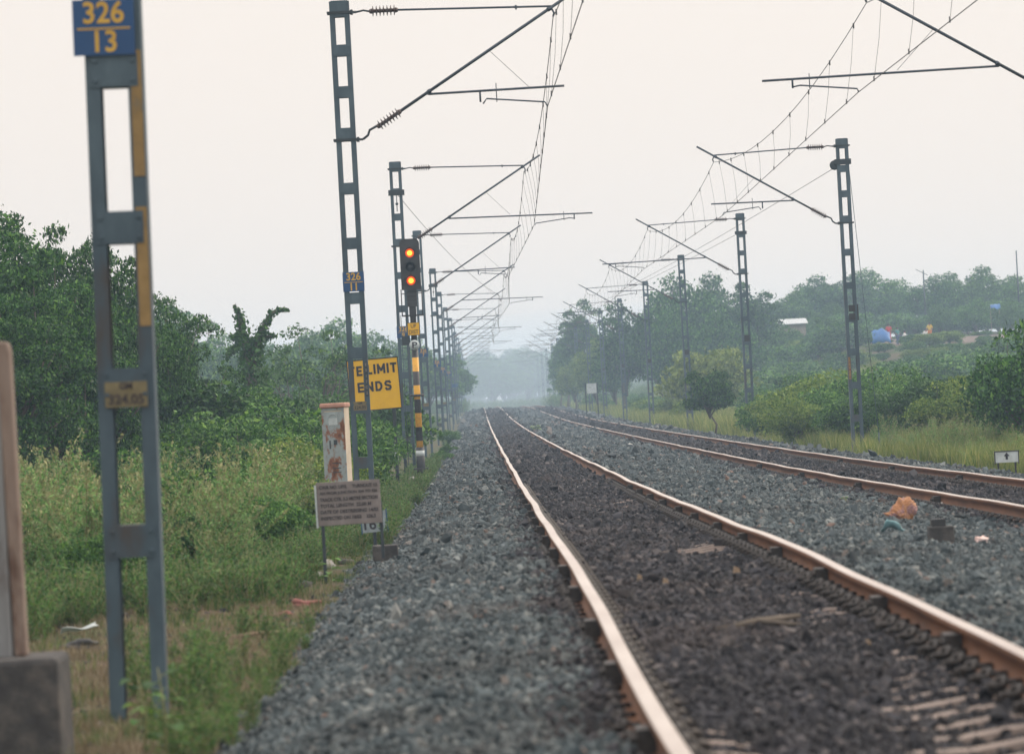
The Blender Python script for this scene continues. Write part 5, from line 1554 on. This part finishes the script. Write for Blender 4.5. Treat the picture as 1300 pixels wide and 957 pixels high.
person(1140, 435, 420, 1.5, M['cloth_teal'], M['cloth_navy'], 'person in dark green beside the one in red', yaw=.8)
person(1149, 432, 424, 1.55, M['cloth_white'], M['cloth_navy'], 'person in a white top crouching on the brown slope', True, 1.2)
person(1176, 430, 424, 1.6, M['cloth_white'], M['cloth_navy'], 'person in pale clothes sitting farthest from the blue tarpaulin', True)
person(1181, 430, 428, 1.6, M['cloth_yellow'], M['cloth_orange'], 'person in yellow and orange standing by the bushes on the slope', yaw=-.4)
# bare earth patch on the hillside
ex = np.linspace(26, 56, 70); ey = np.linspace(376, 446, 60)
def earth_z(x, y):
    c = (x - 41) / 12.5; d = (y - 418) / 25
    rr = c ** 2 + d ** 2 + .26 * lump(x, y * .5, .5)
    return ground_z(x, y) + np.where(rr < .62, .05, -.6)
tag(grid_mesh('bare_earth', ex, ey, earth_z, surf('reddish bare earth', [(.3, (.07, .05, .045)), (.55, (.13, .095, .08)), (.75, (.22, .16, .14))], .8, .95, 0, .6, 5, bdist=.1)), 'bare reddish earth slope around the tarpaulin shelter', 'earth', kind='structure')

# ------------------------------------------------------------------ air
def haze():
    mb = MB(); mb.box((0, 675, 5.5), (840, 1480, 27))
    o = mb.build('haze', None)
    m, nt, N, L = new_mat('haze')
    v = N.new('ShaderNodeVolumePrincipled')
    v.inputs['Color'].default_value = (.55, .765, 1.0, 1)
    v.inputs['Density'].default_value = .00062
    v.inputs['Anisotropy'].default_value = .1
    o_ = N.new('ShaderNodeOutputMaterial'); L.new(v.outputs[0], o_.inputs['Volume'])
    o.data.materials.clear(); o.data.materials.append(m)
    tag(o, 'pale blue evening haze thickening down the line', 'haze', kind='stuff')
haze()
def smoke():
    bm = bmesh.new(); bmesh.ops.create_icosphere(bm, subdivisions=3, radius=1)
    for v in bm.verts:
        k = 1 + .12 * math.sin(4 * v.co.x + 2 * v.co.y); v.co = Vector((v.co.x * 62 * k, v.co.y * 150, v.co.z * 10 * k))
    me = bpy.data.meshes.new('smoke'); bm.to_mesh(me); bm.free()
    m, nt, N, L = new_mat('smoke')
    v = N.new('ShaderNodeVolumePrincipled'); v.inputs['Color'].default_value = (.72, .86, 1.0, 1); v.inputs['Density'].default_value = .0019
    o_ = N.new('ShaderNodeOutputMaterial'); L.new(v.outputs[0], o_.inputs['Volume'])
    o = link('smoke', me, m, None, (8, 730, 5))
    tag(o, 'pale bank of smoke lying low where the tracks vanish', 'smoke', kind='stuff')
smoke()

# ------------------------------------------------------------------ light
SUN_EL, SUN_AZ = math.radians(30), math.radians(62)   # azimuth from +Y towards +X
w = bpy.data.worlds.new('World'); SC.world = w; w.use_nodes = True
nt = w.node_tree; nt.nodes.clear(); N, L = nt.nodes, nt.links
sky = N.new('ShaderNodeTexSky'); sky.sky_type = 'NISHITA'; sky.sun_disc = False
sky.sun_elevation = SUN_EL; sky.sun_rotation = SUN_AZ; sky.dust_density = 6; sky.air_density = 1.5; sky.ozone_density = 1
bg = N.new('ShaderNodeBackground'); bg.inputs[1].default_value = .10
L.new(sky.outputs[0], bg.inputs[0])
# high thin overcast veil
tc = N.new('ShaderNodeTexCoord')
sp = N.new('ShaderNodeSeparateXYZ'); L.new(tc.outputs['Generated'], sp.inputs[0])
cl = N.new('ShaderNodeTexNoise'); cl.inputs['Scale'].default_value = 1.6; cl.inputs['Detail'].default_value = 3; L.new(tc.outputs['Generated'], cl.inputs['Vector'])
vr = ramp(nt, cl.outputs[0], [(.3, (.92, .825, .755)), (.7, (1.0, .92, .855))])
bg2 = N.new('ShaderNodeBackground'); L.new(vr, bg2.inputs[0])
zr = N.new('ShaderNodeMapRange'); zr.inputs['From Min'].default_value = .1; zr.inputs['From Max'].default_value = .9; zr.inputs['To Min'].default_value = .95; zr.inputs['To Max'].default_value = 2.3
L.new(sp.outputs[2], zr.inputs['Value']); L.new(zr.outputs[0], bg2.inputs[1])
mxs = N.new('ShaderNodeMixShader'); mxs.inputs[0].default_value = .88
L.new(bg.outputs[0], mxs.inputs[1]); L.new(bg2.outputs[0], mxs.inputs[2])
wo = N.new('ShaderNodeOutputWorld'); L.new(mxs.outputs[0], wo.inputs[0])
sl = bpy.data.lights.new('sun', 'SUN'); sl.energy = 1.5; sl.angle = math.radians(14); sl.color = (1, .84, .68)
so = bpy.data.objects.new('sun', sl); COL.objects.link(so)
d = Vector((math.cos(SUN_EL) * math.sin(SUN_AZ), math.cos(SUN_EL) * math.cos(SUN_AZ), math.sin(SUN_EL)))
so.rotation_euler = d.to_track_quat('Z', 'Y').to_euler(); so.location = (30, 0, 25)

# ------------------------------------------------------------------ camera
cam = bpy.data.cameras.new('camera'); co = bpy.data.objects.new('camera', cam); COL.objects.link(co)
cam.sensor_width = 36; cam.sensor_fit = 'HORIZONTAL'; cam.lens = F * 36 / 1300
cam.shift_x = (650 - VX) / 1300; cam.shift_y = (VY - 478.5) / 1300
cam.clip_start = .5; cam.clip_end = 4000
cr, sr = math.cos(ROLL), math.sin(ROLL)
co.matrix_world = Matrix(((cr, sr, 0, 0), (0, 0, -1, 0), (-sr, cr, 0, EYE), (0, 0, 0, 1)))
cam.dof.use_dof = True; cam.dof.focus_distance = 112; cam.dof.aperture_fstop = 5.6
SC.camera = co

vs = SC.view_settings; vs.view_transform = 'Standard'; vs.look = 'None'; vs.exposure = 0.24; vs.gamma = 1
cy = SC.cycles
cy.use_denoising = True
try: cy.denoiser = 'OPENIMAGEDENOISE'
except Exception: pass
cy.max_bounces = 6; cy.diffuse_bounces = 2; cy.glossy_bounces = 2; cy.transmission_bounces = 3; cy.volume_bounces = 2; cy.transparent_max_bounces = 4
cy.sample_clamp_indirect = 4
cy.use_adaptive_sampling = True; cy.adaptive_threshold = .01
